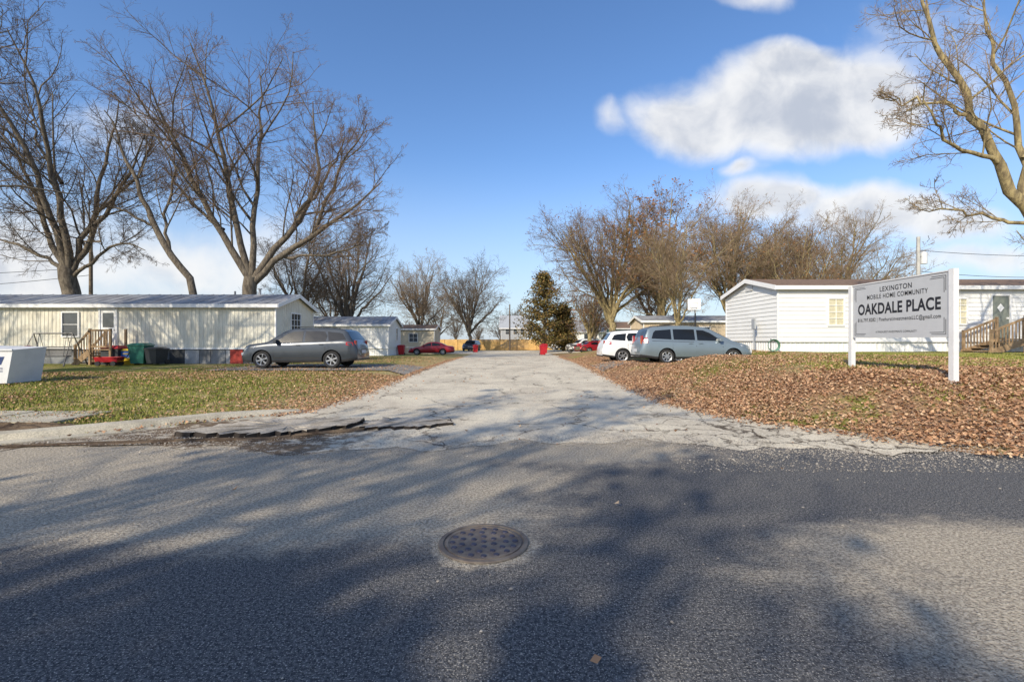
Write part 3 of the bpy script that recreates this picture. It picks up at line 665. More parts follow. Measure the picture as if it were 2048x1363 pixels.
mb.tube([(-15.6,26.2,3.9),(-15.6,26.2,4.3)],.05); mb.build('roof_vents',[m_roofm],parent=hl)
stairs('wooden_steps',-21.4,-20.6,22.7,23.6,1.1,.27,1,4,landing=1.0)
h2=home('white_mobile_home',-28,-11.3,42.5,47,-.1,.85,3.0,3.75,'rib',m_white,m_trim,m_roofm,sk='rib',sdx=.25)
window(h2,(-11.3,42.5),(0,1),(1,0),2.6,3.3,1.6,2.7,m_glass,1,2); window(h2,(-28,42.5),(1,0),(0,-1),12,13,1.6,2.6,m_glass,2,2)
h3=home('beige_mobile_home',-25,-9.7,58,62.4,-.3,.7,3.0,3.5,'lap',m_beige,m_tan,m_shing)
window(h3,(-25,58),(1,0),(0,-1),12.2,13.2,1.4,2.4,m_glass,2,2)
h4=home('tan_mobile_home',11.6,24,41,45.4,.0,.9,3.25,3.75,'rib',m_tan,m_tan,m_roofm)
window(h4,(11.6,41),(1,0),(0,-1),1.2,2.0,1.7,2.7,m_curt,2,2); window(h4,(11.6,41),(1,0),(0,-1),4.8,5.8,1.7,2.7,m_glass,2,2)
m_grey=M('grey_siding',(.36,.38,.40),.8,var=.1); m_teal=M('teal_siding',(.10,.28,.22),.8)
hf=home('grey_house',-2.5,3.5,106,114,-.4,0,4.6,7.4,'lap',m_grey,m_grey,m_grey,over=.4)
for a in (1,2.8,4.4): window(hf,(-2.5,106),(1,0),(0,-1),a,a+.9,3.0,4.2,m_glass,1,2,pr=.06)
hf=home('white_house',11.5,20,100,108,-.4,0,3.6,6.0,'lap',m_white,m_grey,m_roofm,over=.4)
window(hf,(11.5,100),(1,0),(0,-1),1,2.2,1.6,2.9,m_glass,2,2); window(hf,(11.5,100),(1,0),(0,-1),4,6.2,2.0,3.0,m_glass,2,1)
hf=home('green_house',20.5,26,98,106,-.4,0,4.2,5.6,'lap',m_teal,m_grey,m_shing,over=.4)
hf=home('brown_roof_house',35,46,60,70,0,.4,6.6,9.6,'lap',m_tan,m_grey,m_shing,over=.5)
m_fence=M('cedar_fence',(.68,.43,.16),.8,c2=(.54,.33,.12),vs=1.5)
mb=MB(); x=-22.0
while x<14:
    hgt=1.78+random.uniform(-.02,.02); mb.box(x,x+.135,85,85.02,-.25,hgt); x+=.145
for z in (.2,1.0,1.6): mb.box(-22,14,85.025,85.07,z,z+.09)
x=-22
while x<14.2: mb.box(x-.05,x+.05,84.9,84.995,-.25,1.82); x+=2.4
mb.build('wooden_fence',[m_fence])

# ---------------------------------------------------------------- sign
m_sw=M('sign_grey_white',(.50,.52,.545),.5,var=.05); m_sb=M('sign_ink',(.02,.022,.03),.6); m_post=M('white_post',(.74,.75,.76),.55,var=.08)
sg=empty('community_sign',(8.12,0,0))
mb=MB(); zA=Hs(8.1,8.62);zB=Hs(8.1,11.1)
mb.box(-.05,.05,8.50,8.60,zA-.3,2.83); mb.box(-.05,.05,11.06,11.16,zB-.3,2.80); mb.build('posts',[m_post],parent=sg)
mb=MB(); mb.box(-.02,.02,8.60,11.06,1.57,2.79); mb.build('panel',[m_sw],parent=sg)
mb=MB(); mb.box(-.035,.035,8.60,11.06,2.791,2.815)
mb.build('frame',[m_post],parent=sg)
mb=MB()
for sgn,yy in ((-1,10.98),(1,8.68)):
    for k in (0,.035):
        for zt,zs in ((2.73-k,-1),(1.63+k,1)):
            y0=yy+sgn*k; ya,yb=sorted((y0,y0+sgn*.30)); mb.box(-.024,-.021,ya,yb,zt-.004,zt+.004)
            z0,z1=sorted((zt,zt+zs*.28)); mb.box(-.0245,-.0215,y0-.004,y0+.004,z0,z1)
mb.build('corner_lines',[m_sb],parent=sg)
def text(body,parent,org,xdir,zup,width,height,mat,off=0.0,name='lettering',sp=1.0):
    cu=bpy.data.curves.new(name,'FONT'); cu.body=body; cu.size=1; cu.offset=off; cu.align_x='CENTER'; cu.extrude=0; cu.space_character=sp
    to=bpy.data.objects.new(name,cu); COL.objects.link(to); bpy.context.view_layer.update()
    me=bpy.data.meshes.new_from_object(to.evaluated_get(bpy.context.evaluated_depsgraph_get())); bpy.data.objects.remove(to)
    co=np.array([v.co for v in me.vertices]); mn=co.min(0);mx=co.max(0)
    sx_=width/(mx[0]-mn[0]); sy_=height/(mx[1]-mn[1]); xd=Vector(xdir); up=Vector(zup)
    for v in me.vertices:
        a=(v.co.x-(mn[0]+mx[0])/2)*sx_; b_=(v.co.y-(mn[1]+mx[1])/2)*sy_; v.co=Vector(org)+xd*a+up*b_
    me.materials.clear(); me.materials.append(mat); o=bpy.data.objects.new(name,me); COL.objects.link(o); o.parent=parent; return o
for body,z,w_,h_,of,sp_c in (("LEXINGTON",2.635,.82,.11,.012,1.12),("MOBILE HOME COMMUNITY",2.485,1.55,.10,.008,1.12),("OAKDALE PLACE",2.22,2.1,.25,.03,1.06),
                     ("816.797.8282 | PinehurstinvestmentsLLC@gmail.com",1.965,2.1,.11,.008,1.08),("A PINEHURST INVESTMENTS COMMUNITY",1.70,1.05,.045,.0,1.05)):
    text(body,sg,(-.0235,9.83,z),(0,-1,0),(0,0,1),w_,h_,m_sb,of,sp=sp_c)

# ---------------------------------------------------------------- vehicles
m_tire=M('tire',(.025,.025,.026),.85,var=.2,vs=8); m_rim=M('alloy',(.5,.51,.53),.35,metal=.8,var=.1)
m_cg=M('car_glass',(.012,.014,.016),.06,var=.1,spec=.4); m_blk=M('black_plastic',(.03,.03,.032),.6)
m_red=M('tail_lens',(.40,.01,.01),.15,coat=1); m_lamp=M('headlamp',(.75,.77,.8),.1,coat=1,metal=.3); m_plate=M('license_plate',(.6,.62,.66),.5); m_chr=M('chrome',(.7,.7,.72),.12,metal=1)
def paint(name,c,metal=.5,rough=.3): return M(name,c,rough,metal=metal,var=.06,vs=1.5,coat=.6,spec=.4)
def car(name,P,pm,loc,rz,z):
    L,Wh=P['L'],P['W']/2; root=empty(name,(loc[0],loc[1],z),rz)
    X=np.unique(np.concatenate([np.linspace(0,.4,9),np.linspace(.4,L-.4,54),np.linspace(L-.4,L,9)]))
    def I(key,x):
        a=np.array(P[key])
        return sum(np.interp(np.clip(x+d,0,L),a[:,0],a[:,1]) for d in (-.05,-.025,0,.025,.05))/5
    def st(x):
        T=I('T',x); Sb=np.minimum(I('S',x),T-.07); B=I('B',x)
        hw=Wh*(1-.24*np.clip(1-x/.55,0,1)**2.2-.16*np.clip(1-(L-x)/.45,0,1)**2.4)
        r=np.minimum(.08,(T-Sb)*.6); Wb=hw-.045; k=P.get('k',.32); Wr=Wb-k*(T-r-Sb)
        return T,Sb,B,hw,r,Wb,Wr
    def ring(x):
        T,Sb,B,hw,r,Wb,Wr=st(x); h=Sb-B
        return [(0,B),(hw-.2,B),(hw-.05,B+.015),(hw-.012,B+.11),(hw+.004,B+.42*h),(hw,B+.66*h),(hw-.016,B+.86*h),(hw-.03,Sb-.02),(Wb,Sb),(Wr,T-r),(Wr-.05,T-r*.25),(Wr*.55,T+.002),(0,T+.012)]
    V=[];n=24
    for x in X:
        h=ring(float(x)); full=h+[(-a,b_) for a,b_ in h[-2:0:-1]]
        V+=[(x-L/2,a,b_) for a,b_ in full]
    F=[(i*n+k,i*n+(k+1)%n,(i+1)*n+(k+1)%n,(i+1)*n+k) for i in range(len(X)-1) for k in range(n)]
    MI=[1 if (k in (0,1,2,n-1,n-2,n-3)) else 0 for i in range(len(X)-1) for k in range(n)]
    F+= [tuple(range(n)),tuple(range((len(X)-1)*n,len(X)*n))[::-1]]; MI+=[0,0]
    b=MB(); b.v=V; b.f=[f[::-1] for f in F]; b.m=MI; body=b.build('body',[pm,m_blk],parent=None)
    cm=MB(); rw=P['r']
    for wx in P['wheels']:
        for s in (-1,1):
            ya,yb=sorted((s*(Wh-.34),s*(Wh+.2))); nn=28; vs=[]
            for yy in (ya,yb):
                for k in range(nn): t=2*math.pi*k/nn; vs.append((wx-L/2+(rw+.06)*math.cos(t),yy,rw+(rw+.06)*math.sin(t)))
            cm.add(vs,[tuple(range(nn)),tuple(range(nn,2*nn))[::-1]]+[(k,k+nn,(k+1)%nn+nn,(k+1)%nn) for k in range(nn)],1)
    cut=cm.build('cut',[pm,m_blk])
    for o_ in (body,cut):
        bm=bmesh.new(); bm.from_mesh(o_.data); bmesh.ops.recalc_face_normals(bm,faces=bm.faces); bm.to_mesh(o_.data); bm.free()
    md=body.modifiers.new('b','BOOLEAN'); md.operation='DIFFERENCE'; md.object=cut; md.solver='EXACT'
    bpy.context.view_layer.update(); me=bpy.data.meshes.new_from_object(body.evaluated_get(bpy.context.evaluated_depsgraph_get()))
    body.modifiers.clear(); body.data=me; bpy.data.objects.remove(cut)
    me.polygons.foreach_set('use_smooth',[True]*len(me.polygons)); me.set_sharp_from_angle(angle=math.radians(32)); body.parent=root
    def ys(x,z):
        h=ring(x)[2:10]; return float(np.interp(z,[q[1] for q in h],[q[0] for q in h]))
    g=MB()
    def side(poly,off,mi,tgt):
        pts=[]
        for (a,b_),(c,d) in zip(poly,poly[1:]+poly[:1]):
            for k in range(3): pts.append((a+(c-a)*k/3,b_+(d-b_)*k/3))
        for s in (-1,1):
            vs=[(a-L/2,s*(ys(a,b_)+off),b_) for a,b_ in pts]; tgt.add(vs,[tuple(range(len(vs)))[::s]],mi)
    for w_ in P['win']: side(w_,.006,0,g)
    def patch(x0,x1,tgt,mi,inset=.0,z_off=.008):
        nn=8; vs=[]
        for i in range(nn+1):
            x=x0+(x1-x0)*i/nn; T,Sb,B,hw,r,Wb,Wr=st(x); T2_=st(x+.02)[0]; sl=(T2_-T)/.02; q=1/math.sqrt(1+sl*sl)
            dx,dz=-sl*q*z_off,q*z_off
            for yy,zz in ((-(Wr-.05-inset),T-r*.25),(-Wr*.55,T+.002),(0,T+.012),(Wr*.55,T+.002),(Wr-.05-inset,T-r*.25)): vs.append((x-L/2+dx,yy,zz+dz))
        tgt.add(vs,[(i*5+k,i*5+k+1,(i+1)*5+k+1,(i+1)*5+k) for i in range(nn) for k in range(4)],mi)
    patch(*P['ws'],g,0); patch(*P['rg'],g,0)
    g.build('windows',[m_cg],parent=root,smooth=30)
    t=MB()
    for x0,za,zb_ in P['seams']: side([(x0-.008,za),(x0+.008,za),(x0+.008,zb_),(x0-.008,zb_)],.003,0,t)
    for poly in P.get('redp',[]): side(poly,.008,1,t)
    for poly in P.get('lampp',[]): side(poly,.008,2,t)
    for poly in P.get('trimp',[]): side(poly,.006,0,t)
    for x0,z0 in P['handles']:
        for s in (-1,1):
            yy=s*(ys(x0,z0)+.02); t.beam((x0-L/2-.09,yy,z0),(x0-L/2+.09,yy,z0),.03,.028,5)
    for s in (-1,1):
        mx,mz=P['mirror']; yy=ys(mx,mz); t.box(mx-L/2-.05,mx-L/2+.07,min(s*yy,s*(yy+.24)),max(s*yy,s*(yy+.24)),mz-.02,mz+.13,5)
    zf=P['T'][0][1]
    t.box(-L/2-.012,-L/2+.04,-.42,.42,zf-.18,zf-.03,0); t.box(-L/2-.02,-L/2-.008,-.42,.42,zf-.12,zf-.09,4)
    t.box(-L/2-.015,-L/2+.05,-.5,.5,.30,.38,0)
    for s in (-1,1):
        a,b_=sorted((s*.48,s*(Wh*.80))); t.box(-L/2+.0,-L/2+.16,a,b_,zf-.10,zf+.02,2)
    zr_=P['T'][-1][1]
    t.box(L/2-.02,L/2+.012,-.26,.26,zr_-.02,zr_+.12,3)
    t.box(L/2-.05,L/2+.02,-Wh*.8,Wh*.8,.34,.40,0)
    for s in (-1,1):
        a,b_=sorted((s*(Wh*.62),s*(Wh*.845))); z0,z1=P['tail']; t.box(L/2-.14,L/2+P.get('tx',-.01),a,b_,z0,z1,1)
    if P.get('rack'):
        for s in (-1,1):
            x0,x1=P['rack']; yy=s*(st((x0+x1)/2)[6]-.03); za=float(st(x0)[0]);zc=float(st((x0+x1)/2)[0]);zd=float(st(x1)[0])
            t.tube([(x0-L/2,yy,za+.0),(x0+.12-L/2,yy,za+.05),((x0+x1)/2-L/2,yy,zc+.05),(x1-.12-L/2,yy,zd+.05),(x1-L/2,yy,zd)],.016,6,0)
    t.build('trim',[m_blk,m_red,m_lamp,m_plate,m_chr,pm],parent=root)
    for wi,wx in enumerate(P['wheels']):
        for s in (-1,1):
            w=MB(); yc_=s*(Wh-.115); R=rw
            w.lathe([(R*.66,-.10),(R*.9,-.11),(R*.985,-.085),(R,-.03),(R,.03),(R*.985,.085),(R*.9,.11),(R*.66,.10)],32,(0,0,0),'y',0)
            w.lathe([(R*.68,-.10),(R*.66,-.105),(R*.60,-.085),(R*.58,.09),(R*.66,.105),(R*.68,.10)],32,(0,0,0),'y',1)
            w.lathe([(R*.6,s*-.02),(.001,s*-.02)],24,(0,0,0),'y',2)
            for k in range(P.get('sp',6)):
                a=2*math.pi*k/P.get('sp',6)+.3; c,s_=math.cos(a),math.sin(a)
                w.beam((0.03*c,s*.075,0.03*s_),(R*.63*c,s*.085,R*.63*s_),.03,.06,1)
                w.beam((R*.35*c,s*.078,R*.35*s_),(R*.63*math.cos(a+.13),s*.083,R*.63*math.sin(a+.13)),.02,.035,1)
            w.lathe([(.065,s*.10),(.06,s*.105),(.001,s*.106)],16,(0,0,0),'y',1)
            w.build('wheel_%d'%(wi*2+(s>0)+1),[m_tire,m_rim,m_blk],parent=root,smooth=35,loc=(wx-L/2,yc_,R))
    return root
SUV=dict(L=5.08,W=2.0,r=.375,wheels=(.98,4.0),k=.36,
 T=[(0,.66),(.04,.82),(.12,.94),(.35,1.03),(1.0,1.12),(1.2,1.16),(1.95,1.64),(2.2,1.72),(2.7,1.765),(3.4,1.765),(4.3,1.72),(4.58,1.66),(4.88,1.22),(4.98,1.08),(5.04,.95),(5.08,.66)],
 S=[(0,.6),(.4,.95),(1.2,1.05),(3,1.12),(4.5,1.18),(4.9,1.14),(5.08,.9)],B=[(0,.30),(.5,.24),(4.4,.26),(5.08,.36)],
 win=[[(1.52,1.11),(2.72,1.145),(2.72,1.60),(2.3,1.585),(2.03,1.5)],[(2.82,1.15),(3.72,1.18),(3.78,1.40),(3.66,1.6),(2.82,1.61)],[(3.86,1.19),(4.62,1.24),(4.44,1.50),(4.3,1.54),(3.78,1.59)]],
 ws=(1.26,1.93),rg=(4.62,4.86),seams=[(1.50,.34,1.08),(2.77,.32,1.12),(3.72,.75,1.16)],handles=[(2.55,1.0),(3.55,1.04)],mirror=(1.62,1.1),tail=(.92,1.2),
 redp=[[(4.62,1.0),(4.93,.98),(4.90,1.12),(4.62,1.14)]],lampp=[[(.10,.76),(.62,.86),(.72,.96),(.2,.86)]],trimp=[[(1.5,.42),(3.5,.42),(3.5,.47),(1.5,.47)]],rack=(2.4,4.3),tx=-.09,sp=6)
VAN=dict(L=5.12,W=1.96,r=.335,wheels=(.93,3.93),k=.33,
 T=[(0,.6),(.05,.76),(.15,.85),(.75,1.0),(.95,1.06),(1.9,1.58),(2.2,1.68),(2.9,1.745),(3.6,1.745),(4.5,1.69),(4.74,1.62),(4.93,1.2),(5.02,1.02),(5.09,.9),(5.12,.55)],
 S=[(0,.55),(.5,.85),(1.1,.98),(3,1.05),(4.7,1.10),(4.9,1.05),(5.12,.8)],B=[(0,.24),(.5,.2),(4.4,.22),(5.12,.32)],
 win=[[(1.42,1.03),(2.55,1.07),(2.55,1.54),(2.25,1.52),(1.95,1.40)],[(2.65,1.075),(3.62,1.10),(3.62,1.57),(2.65,1.56)],[(3.72,1.105),(4.62,1.15),(4.52,1.42),(4.42,1.51),(3.72,1.565)]],
 ws=(1.02,1.88),rg=(4.76,4.92),seams=[(1.40,.3,1.0),(2.6,.28,1.05),(3.67,.62,1.08)],handles=[(2.4,.93),(2.85,.93)],mirror=(1.55,1.04),tail=(.85,1.28),
 redp=[[(4.78,.95),(4.98,.93),(4.93,1.18),(4.80,1.2)]],lampp=[[(.08,.66),(.55,.78),(.62,.87),(.15,.76)]],trimp=[[(2.7,.985),(4.6,1.03),(4.6,1.045),(2.7,1.0)]],rack=(2.4,4.3),tx=-.07,sp=7)
SED=dict(L=4.85,W=1.82,r=.32,wheels=(.92,3.66),k=.42,
 T=[(0,.5),(.06,.64),(.25,.72),(1.15,.88),(1.3,.92),(2.0,1.30),(2.3,1.38),(2.8,1.40),(3.2,1.36),(3.5,1.27),(4.1,.98),(4.25,.96),(4.7,.93),(4.82,.8),(4.85,.5)],
 S=[(0,.46),(.5,.7),(1.3,.86),(3.0,.93),(4.2,.92),(4.85,.6)],B=[(0,.22),(.5,.18),(4.3,.2),(4.85,.28)],
 win=[[(1.55,.93),(2.42,.955),(2.42,1.29),(2.2,1.26),(2.0,1.18)],[(2.5,.96),(3.3,.98),(3.45,1.08),(3.2,1.23),(2.5,1.30)]],
 ws=(1.38,1.98),rg=(3.55,4.04),seams=[(1.5,.3,.9),(2.46,.28,.94),(3.35,.6,.95)],handles=[(2.25,.84),(3.1,.86)],mirror=(1.6,.94),tail=(.68,.86),
 redp=[[(4.5,.74),(4.76,.72),(4.74,.86),(4.5,.87)]],lampp=[[(.12,.56),(.5,.64),(.55,.71),(.15,.65)]],sp=8,tx=-.03)
m_pg=paint('grey_paint',(.050,.060,.074),.25); m_ps=paint('silver_blue_paint',(.20,.25,.285),.35); m_pw=paint('white_paint',(.75,.76,.76),0,.3); m_pr=paint('red_paint',(.36,.015,.025),.1); m_pk=paint('dark_paint',(.05,.06,.08))
car('parked_suv',SUV,m_pg,(-9.27,21.1),0,.318)
car('parked_minivan',VAN,m_ps,(8.38,21.98),math.pi,.465)
car('parked_suv',SUV,m_pw,(7.45,26.1),math.pi,Hs(7.7,26.1)+.01)
car('parked_sedan',SED,m_pr,(-8.7,50.5),math.radians(4),Hs(-8.7,50.5)+.02)
car('parked_suv',SUV,m_pk,(-6.6,76),math.radians(80),Hs(-6.6,76)+.03)
car('parked_suv',SUV,m_pw,(8.6,77),math.radians(160),Hs(8.6,77)+.03)
car('parked_suv',SUV,m_pw,(10.3,66.5),math.radians(15),Hs(10.3,66)+.04)
car('parked_sedan',SED,m_pr,(9.9,55.5),math.radians(200),Hs(9.9,55.5)+.04)

# ---------------------------------------------------------------- small things
def wheelie(name,x,y,mat,rz=0,h=1.05,w=.6,mat2=None):
    m=MB(); a=w/2; b_=a*.78
    vs=[(-b_,-b_,.06),(b_,-b_,.06),(b_,b_,.06),(-b_,b_,.06),(-a,-a,h*.9),(a,-a,h*.9),(a,a,h*.9),(-a,a,h*.9)]
    m.add(vs,BF,0)
    m.box(-a-.03,a+.03,-a-.03,a+.03,h*.88,h*.92,0)
    m.add([(-a-.02,-a-.04,h*.92),(a+.02,-a-.04,h*.92),(a+.02,a+.03,h*.95),(-a-.02,a+.03,h*.95),(-a*.7,-a*.6,h),(a*.7,-a*.6,h),(a*.7,a*.7,h*1.01),(-a*.7,a*.7,h*1.01)],
          [(0,1,5,4),(1,2,6,5),(2,3,7,6),(3,0,4,7),(4,5,6,7)],1 if mat2 else 0)
    m.tube([(-a*.8,a+.06,h*.9),(a*.8,a+.06,h*.9)],.02,6,2)
    for s in (-1,1): m.tube([(s*a*.75,b_+.03,.12),(s*(a*.75+.06),b_+.03,.12)],.12,12,2)
    return m.build(name,[mat,mat2 or mat,m_blk],loc=(x,y,Hs(x,y)+.02),rz=rz)
m_rb=M('red_bin_plastic',(.50,.02,.03),.45); m_gb=M('green_bin_plastic',(.02,.15,.11),.5); m_bb=M('black_bin_plastic',(.035,.04,.045),.5); m_yel=M('yellow_plastic',(.65,.45,.03),.4); m_blu=M('blue_plastic',(.04,.12,.4),.4)
wheelie('trash_bin',-18.35,23.0,m_gb,.1,1.05,.75); wheelie('trash_bin',-17.5,22.9,m_bb,-.2,.85,.7)
wheelie('trash_bin',-5.2,66,m_rb,.2,1.1,.7); wheelie('trash_bin',4.2,60.5,m_rb,.1,1.25,.75); wheelie('trash_bin',3.3,50,m_rb,.1,1.1,.65)
wheelie('trash_bin',-10.9,45.8,m_rb,0,1.0,.6)
mb=MB()
mb.add([(-.45,-.25,.18),(.45,-.25,.18),(.45,.25,.18),(-.45,.25,.18),(-.5,-.3,.42),(.5,-.3,.42),(.5,.3,.42),(-.5,.3,.42)],BF[:1]+BF[2:],0)
mb.box(-.46,.46,-.25,.25,.2,.3,1)
for sx_ in (-.32,.32):
    for sy_ in (-.3,.3): mb.tube([(sx_,sy_-.04,.11),(sx_,sy_+.04,.11)],.11,14,2)
mb.tube([(.46,0,.25),(.75,0,.45),(.85,0,.65)],.02,6,2)
mb.build('toy_wagon',[m_rb,m_yel,m_blk],loc=(-19.3,22.3,Hs(-19.5,22.4)),rz=.2)
lidf=[(0,1,5,4),(1,2,6,5),(2,3,7,6),(3,0,4,7),(4,5,6,7)]
mb=MB(); mb.box(-.35,.35,-.22,.22,0,.35,0); mb.add([(-.38,-.25,.35),(.38,-.25,.35),(.38,.25,.35),(-.38,.25,.35),(-.28,-.16,.44),(.28,-.16,.44),(.28,.16,.44),(-.28,.16,.44)],lidf,1)
mb.tube([(-.2,-.24,.2),(.2,-.24,.2)],.02,6,1)
mb.build('toy_chest',[m_blu,m_yel],loc=(-19.0,23.2,Hs(-19,23)+.352))
mb=MB(); mb.box(-.4,.4,-.3,.3,0,.35,0); mb.add([(-.43,-.33,.35),(.43,-.33,.35),(.43,.33,.35),(-.43,.33,.35),(-.36,-.26,.4),(.36,-.26,.4),(.36,.26,.4),(-.36,.26,.4)],lidf,0)
mb.build('storage_tote',[m_yel],loc=(-19.0,23.2,Hs(-19,23)-.05))
mb=MB(); mb.box(-.42,.42,-.3,.3,0,.8,0); mb.add([(-.46,-.34,.8),(.46,-.34,.8),(.46,.34,.8),(-.46,.34,.8),(-.34,-.22,.95),(.34,-.22,.95),(.34,.22,.95),(-.34,.22,.95)],lidf,1)
mb.tube([(-.15,-.32,.6),(.15,-.32,.6)],.02,6,2); mb.build('storage_tote',[m_bb,m_rb,m_blk],loc=(-19.75,23.1,Hs(-20,23)))
m_stl=M('steel',(.16,.155,.15),.5,metal=.4); m_dred=M('faded_red_fabric',(.28,.05,.05),.8)
mb=MB()
for xx in (-1,1): mb.tube([(xx,-.7,0),(xx*.85,0,1.55),(xx,.7,0)],.03,8)
mb.tube([(-.85,0,1.55),(.85,0,1.55)],.035,8)
for xx in (-.6,.6): mb.tube([(xx,0,1.55),(xx,-.2,.45)],.012,5); mb.tube([(xx,0,1.55),(xx,.2,.9)],.012,5)
mb.box(-.65,.65,-.25,.2,.43,.47,1)
for k in range(5): mb.box(-.65,.65,.21,.24,.5+k*.09,.56+k*.09,0)
mb.build('porch_swing',[m_stl,m_blk],loc=(-21.9,22.2,Hs(-22,22)),rz=.1)
mb=MB(); mb.lathe([(.02,.55),(.2,.6),(.28,.75),(.28,.8),(.22,.92),(.02,.98)],20,(0,0,0),'z',0)
for a in (0,2.1,4.2): mb.tube([(.12*math.cos(a),.12*math.sin(a),.62),(.3*math.cos(a),.3*math.sin(a),0)],.015,6,1)
mb.box(-.6,-.28,-.15,.15,.76,.79,1); mb.build('barbecue_grill',[m_dred,m_blk],loc=(-22.9,22.0,Hs(-23,22)),smooth=40)
m_usw=M('mailbox_white',(.66,.67,.68),.5,var=.08); m_usb=M('postal_blue',(.03,.06,.18),.5)
mr=empty('postal_box',(-15.55,14.2,Hs(-15.5,14.2)))
mb=MB(); mb.add([(-.75,-.5,.03),(.66,-.5,.03),(.66,.5,.03),(-.75,.5,.03),(-.75,-.5,1.02),(.84,-.5,1.02),(.84,.5,1.10),(-.75,.5,1.14)],BF,0)
mb.box(-.7,.6,-.45,.45,-.1,.029,1); mb.beam((-.75,-.52,1.02),(.86,-.52,1.02),.04,.05,0); mb.build('cabinet',[m_usw,m_blk],parent=mr)
mb=MB(); mb.add([(.05,-.507,.58),(.50,-.507,.58),(.60,-.507,.82),(.15,-.507,.82)],[(0,1,2,3)],0); mb.build('emblem',[m_usb],parent=mr)
text('UNITED STATES',mr,(.32,-.507,.47),(1,0,0),(0,0,1),.46,.05,m_usb,.01); text('POSTAL SERVICE',mr,(.32,-.507,.39),(1,0,0),(0,0,1),.46,.05,m_usb,.01)
mb=MB(); mb.tube([(0,0,0),(0,0,2.7),(0,-.5,3.15)],.05,8,0); mb.box(-.42,.42,-.56,-.52,2.9,3.65,1); mb.box(-.24,.24,-.565,-.561,3.02,3.05,2); mb.box(-.24,.24,-.565,-.561,3.35,3.38,2)
mb.box(-.24,-.21,-.565,-.561,3.05,3.35,2);mb.box(.21,.24,-.565,-.561,3.05,3.35,2)
mb.tube([(.23*math.cos(a),-.8+.23*math.sin(a),3.02) for a in np.linspace(0,6.283,17)],.012,5,2)
for a in np.linspace(0,6.0,10): mb.tube([(.23*math.cos(a),-.8+.23*math.sin(a),3.02),(.12*math.cos(a+.3),-.8+.12*math.sin(a+.3),2.62)],.006,4,1)
mb.box(-.4,.4,-.2,.5,0,.15,3); mb.build('basketball_hoop',[m_blk,m_white,m_grey,m_bb],loc=(13.0,33,Hs(13,33)-.15),rz=-.5)
mb=MB()
for xx in (-.7,.7):
    mb.lathe([(.24,-.05),(.31,-.05),(.33,0),(.31,.05),(.24,.05)],20,(xx,0,.33),'y',0)
    for a in np.linspace(0,5.5,8): mb.beam((xx,0,.33),(xx+.25*math.cos(a),0,.33+.25*math.sin(a)),.01,.012,1)
mb.tube([(.7,0,.33),(.42,0,.95)],.03,8,1); mb.tube([(.4,-.35,1.0),(.42,0,.98),(.4,.35,1.0)],.015,6,0)
mb.tube([(.42,0,.9),(.1,0,.82),(-.05,0,.75)],[.06,.15,.1],10,2); mb.tube([(-.05,0,.75),(-.5,0,.74),(-.75,0,.8)],[.1,.1,.05],8,0)
mb.box(-.2,.25,-.13,.13,.3,.62,1); mb.tube([(-.7,.0,.33),(-.1,0,.45)],.03,6,0); mb.tube([(.1,.14,.3),(-.8,.16,.33)],.04,8,1); mb.lathe([(.001,-.09),(.09,-.05),(.09,.03),(.001,.05)],12,(.52,0,.88),'y',1)
mb.build('motorcycle',[m_blk,m_chr,m_pr],loc=(6.6,47,Hs(6.6,47)),smooth=40)
m_pole=M('pole_wood',(.20,.16,.12),.9,var=.4,vs=3); m_polew=M('pale_pole',(.5,.49,.46),.8)
def pole(x,y,h,mat,r=.14,arm=1.2,trans=False):
    m=MB(); m.tube([(0,0,-.3),(0,0,h)],[r,r*.75],10,0)
    if arm>.1:
        m.box(-arm,arm,-.16,-.06,h-.75,h-.62,0)
        for k in (-arm*.9,0,arm*.9): m.tube([(k,-.11,h-.62),(k,-.11,h-.45)],.05,8,1)
    if trans:
        m.tube([(.45,0,h-2.2),(.45,0,h-1.3)],.24,14,1); m.beam((0,0,h-1.6),(.3,0,h-1.6),.06,.06,2); m.tube([(.45,0,h-1.3),(.45,0,h-1.2)],[.2,.08],12,1)
        m.tube([(.7,0,h-.4),(.9,0,h-.2),(.8,0,h+.1)],.02,5,2)
    return m.build('utility_pole',[mat,m_usw,m_blk],loc=(x,y,Hs(x,y)),smooth=40)
pole(33.2,38,9.2,m_polew,.17,0,True); pole(-32.6,36,9.6,m_pole,.15,.9); pole(-.4,83,8.2,m_pole,.14,0)
def wire(pts,sag=.5,r=.02):
    m=MB()
    for a,b_ in pts:
        q=[(a[0]+(b_[0]-a[0])*t,a[1]+(b_[1]-a[1])*t,a[2]+(b_[2]-a[2])*t-4*sag*t*(1-t)) for t in np.linspace(0,1,14)]; m.tube(q,r,4,0,cap=False)
    m.build('power_lines',[m_blk])
wire([((33.2,38,8.9),(62,42,9.9)),((33.2,38,7.2),(60,44,8.2)),((33.2,38,7.0),(60,48,7.2)),((33.2,38,6.5),(60,40,6.0))],.6)
wire([((-32.6,36,9.0),(-60,36,8.6)),((-32.6,36,8.4),(-60,36,7.8)),((-32.6,36,7.2),(-60,34,6.6)),((-32.6,36,6.6),(-60,36,5.4))],.5)
m_hose=M('hose_green',(.12,.25,.18),.5); mb=MB()
for k in range(5): mb.tube([((.28-.012*k)*math.cos(a),.02*k,.3+(.28-.012*k)*math.sin(a)) for a in np.linspace(0,6.283,21)],.016,6,0)
mb.tube([(-.12,.05,0),(-.12,.05,.62)],.025,6,1); mb.build('garden_hose',[m_hose,m_stl],loc=(11.95,21.2,Hs(11.95,21.2)),smooth=60)
mb=MB(); mb.box(-.15,.15,-.08,.0,1.1,1.6,0); mb.tube([(0,-.04,-.3),(0,-.04,1.1)],.03,6,0); mb.build('electric_meter',[m_grey],loc=(12.1,23.2,1.0),rz=-math.pi/2)

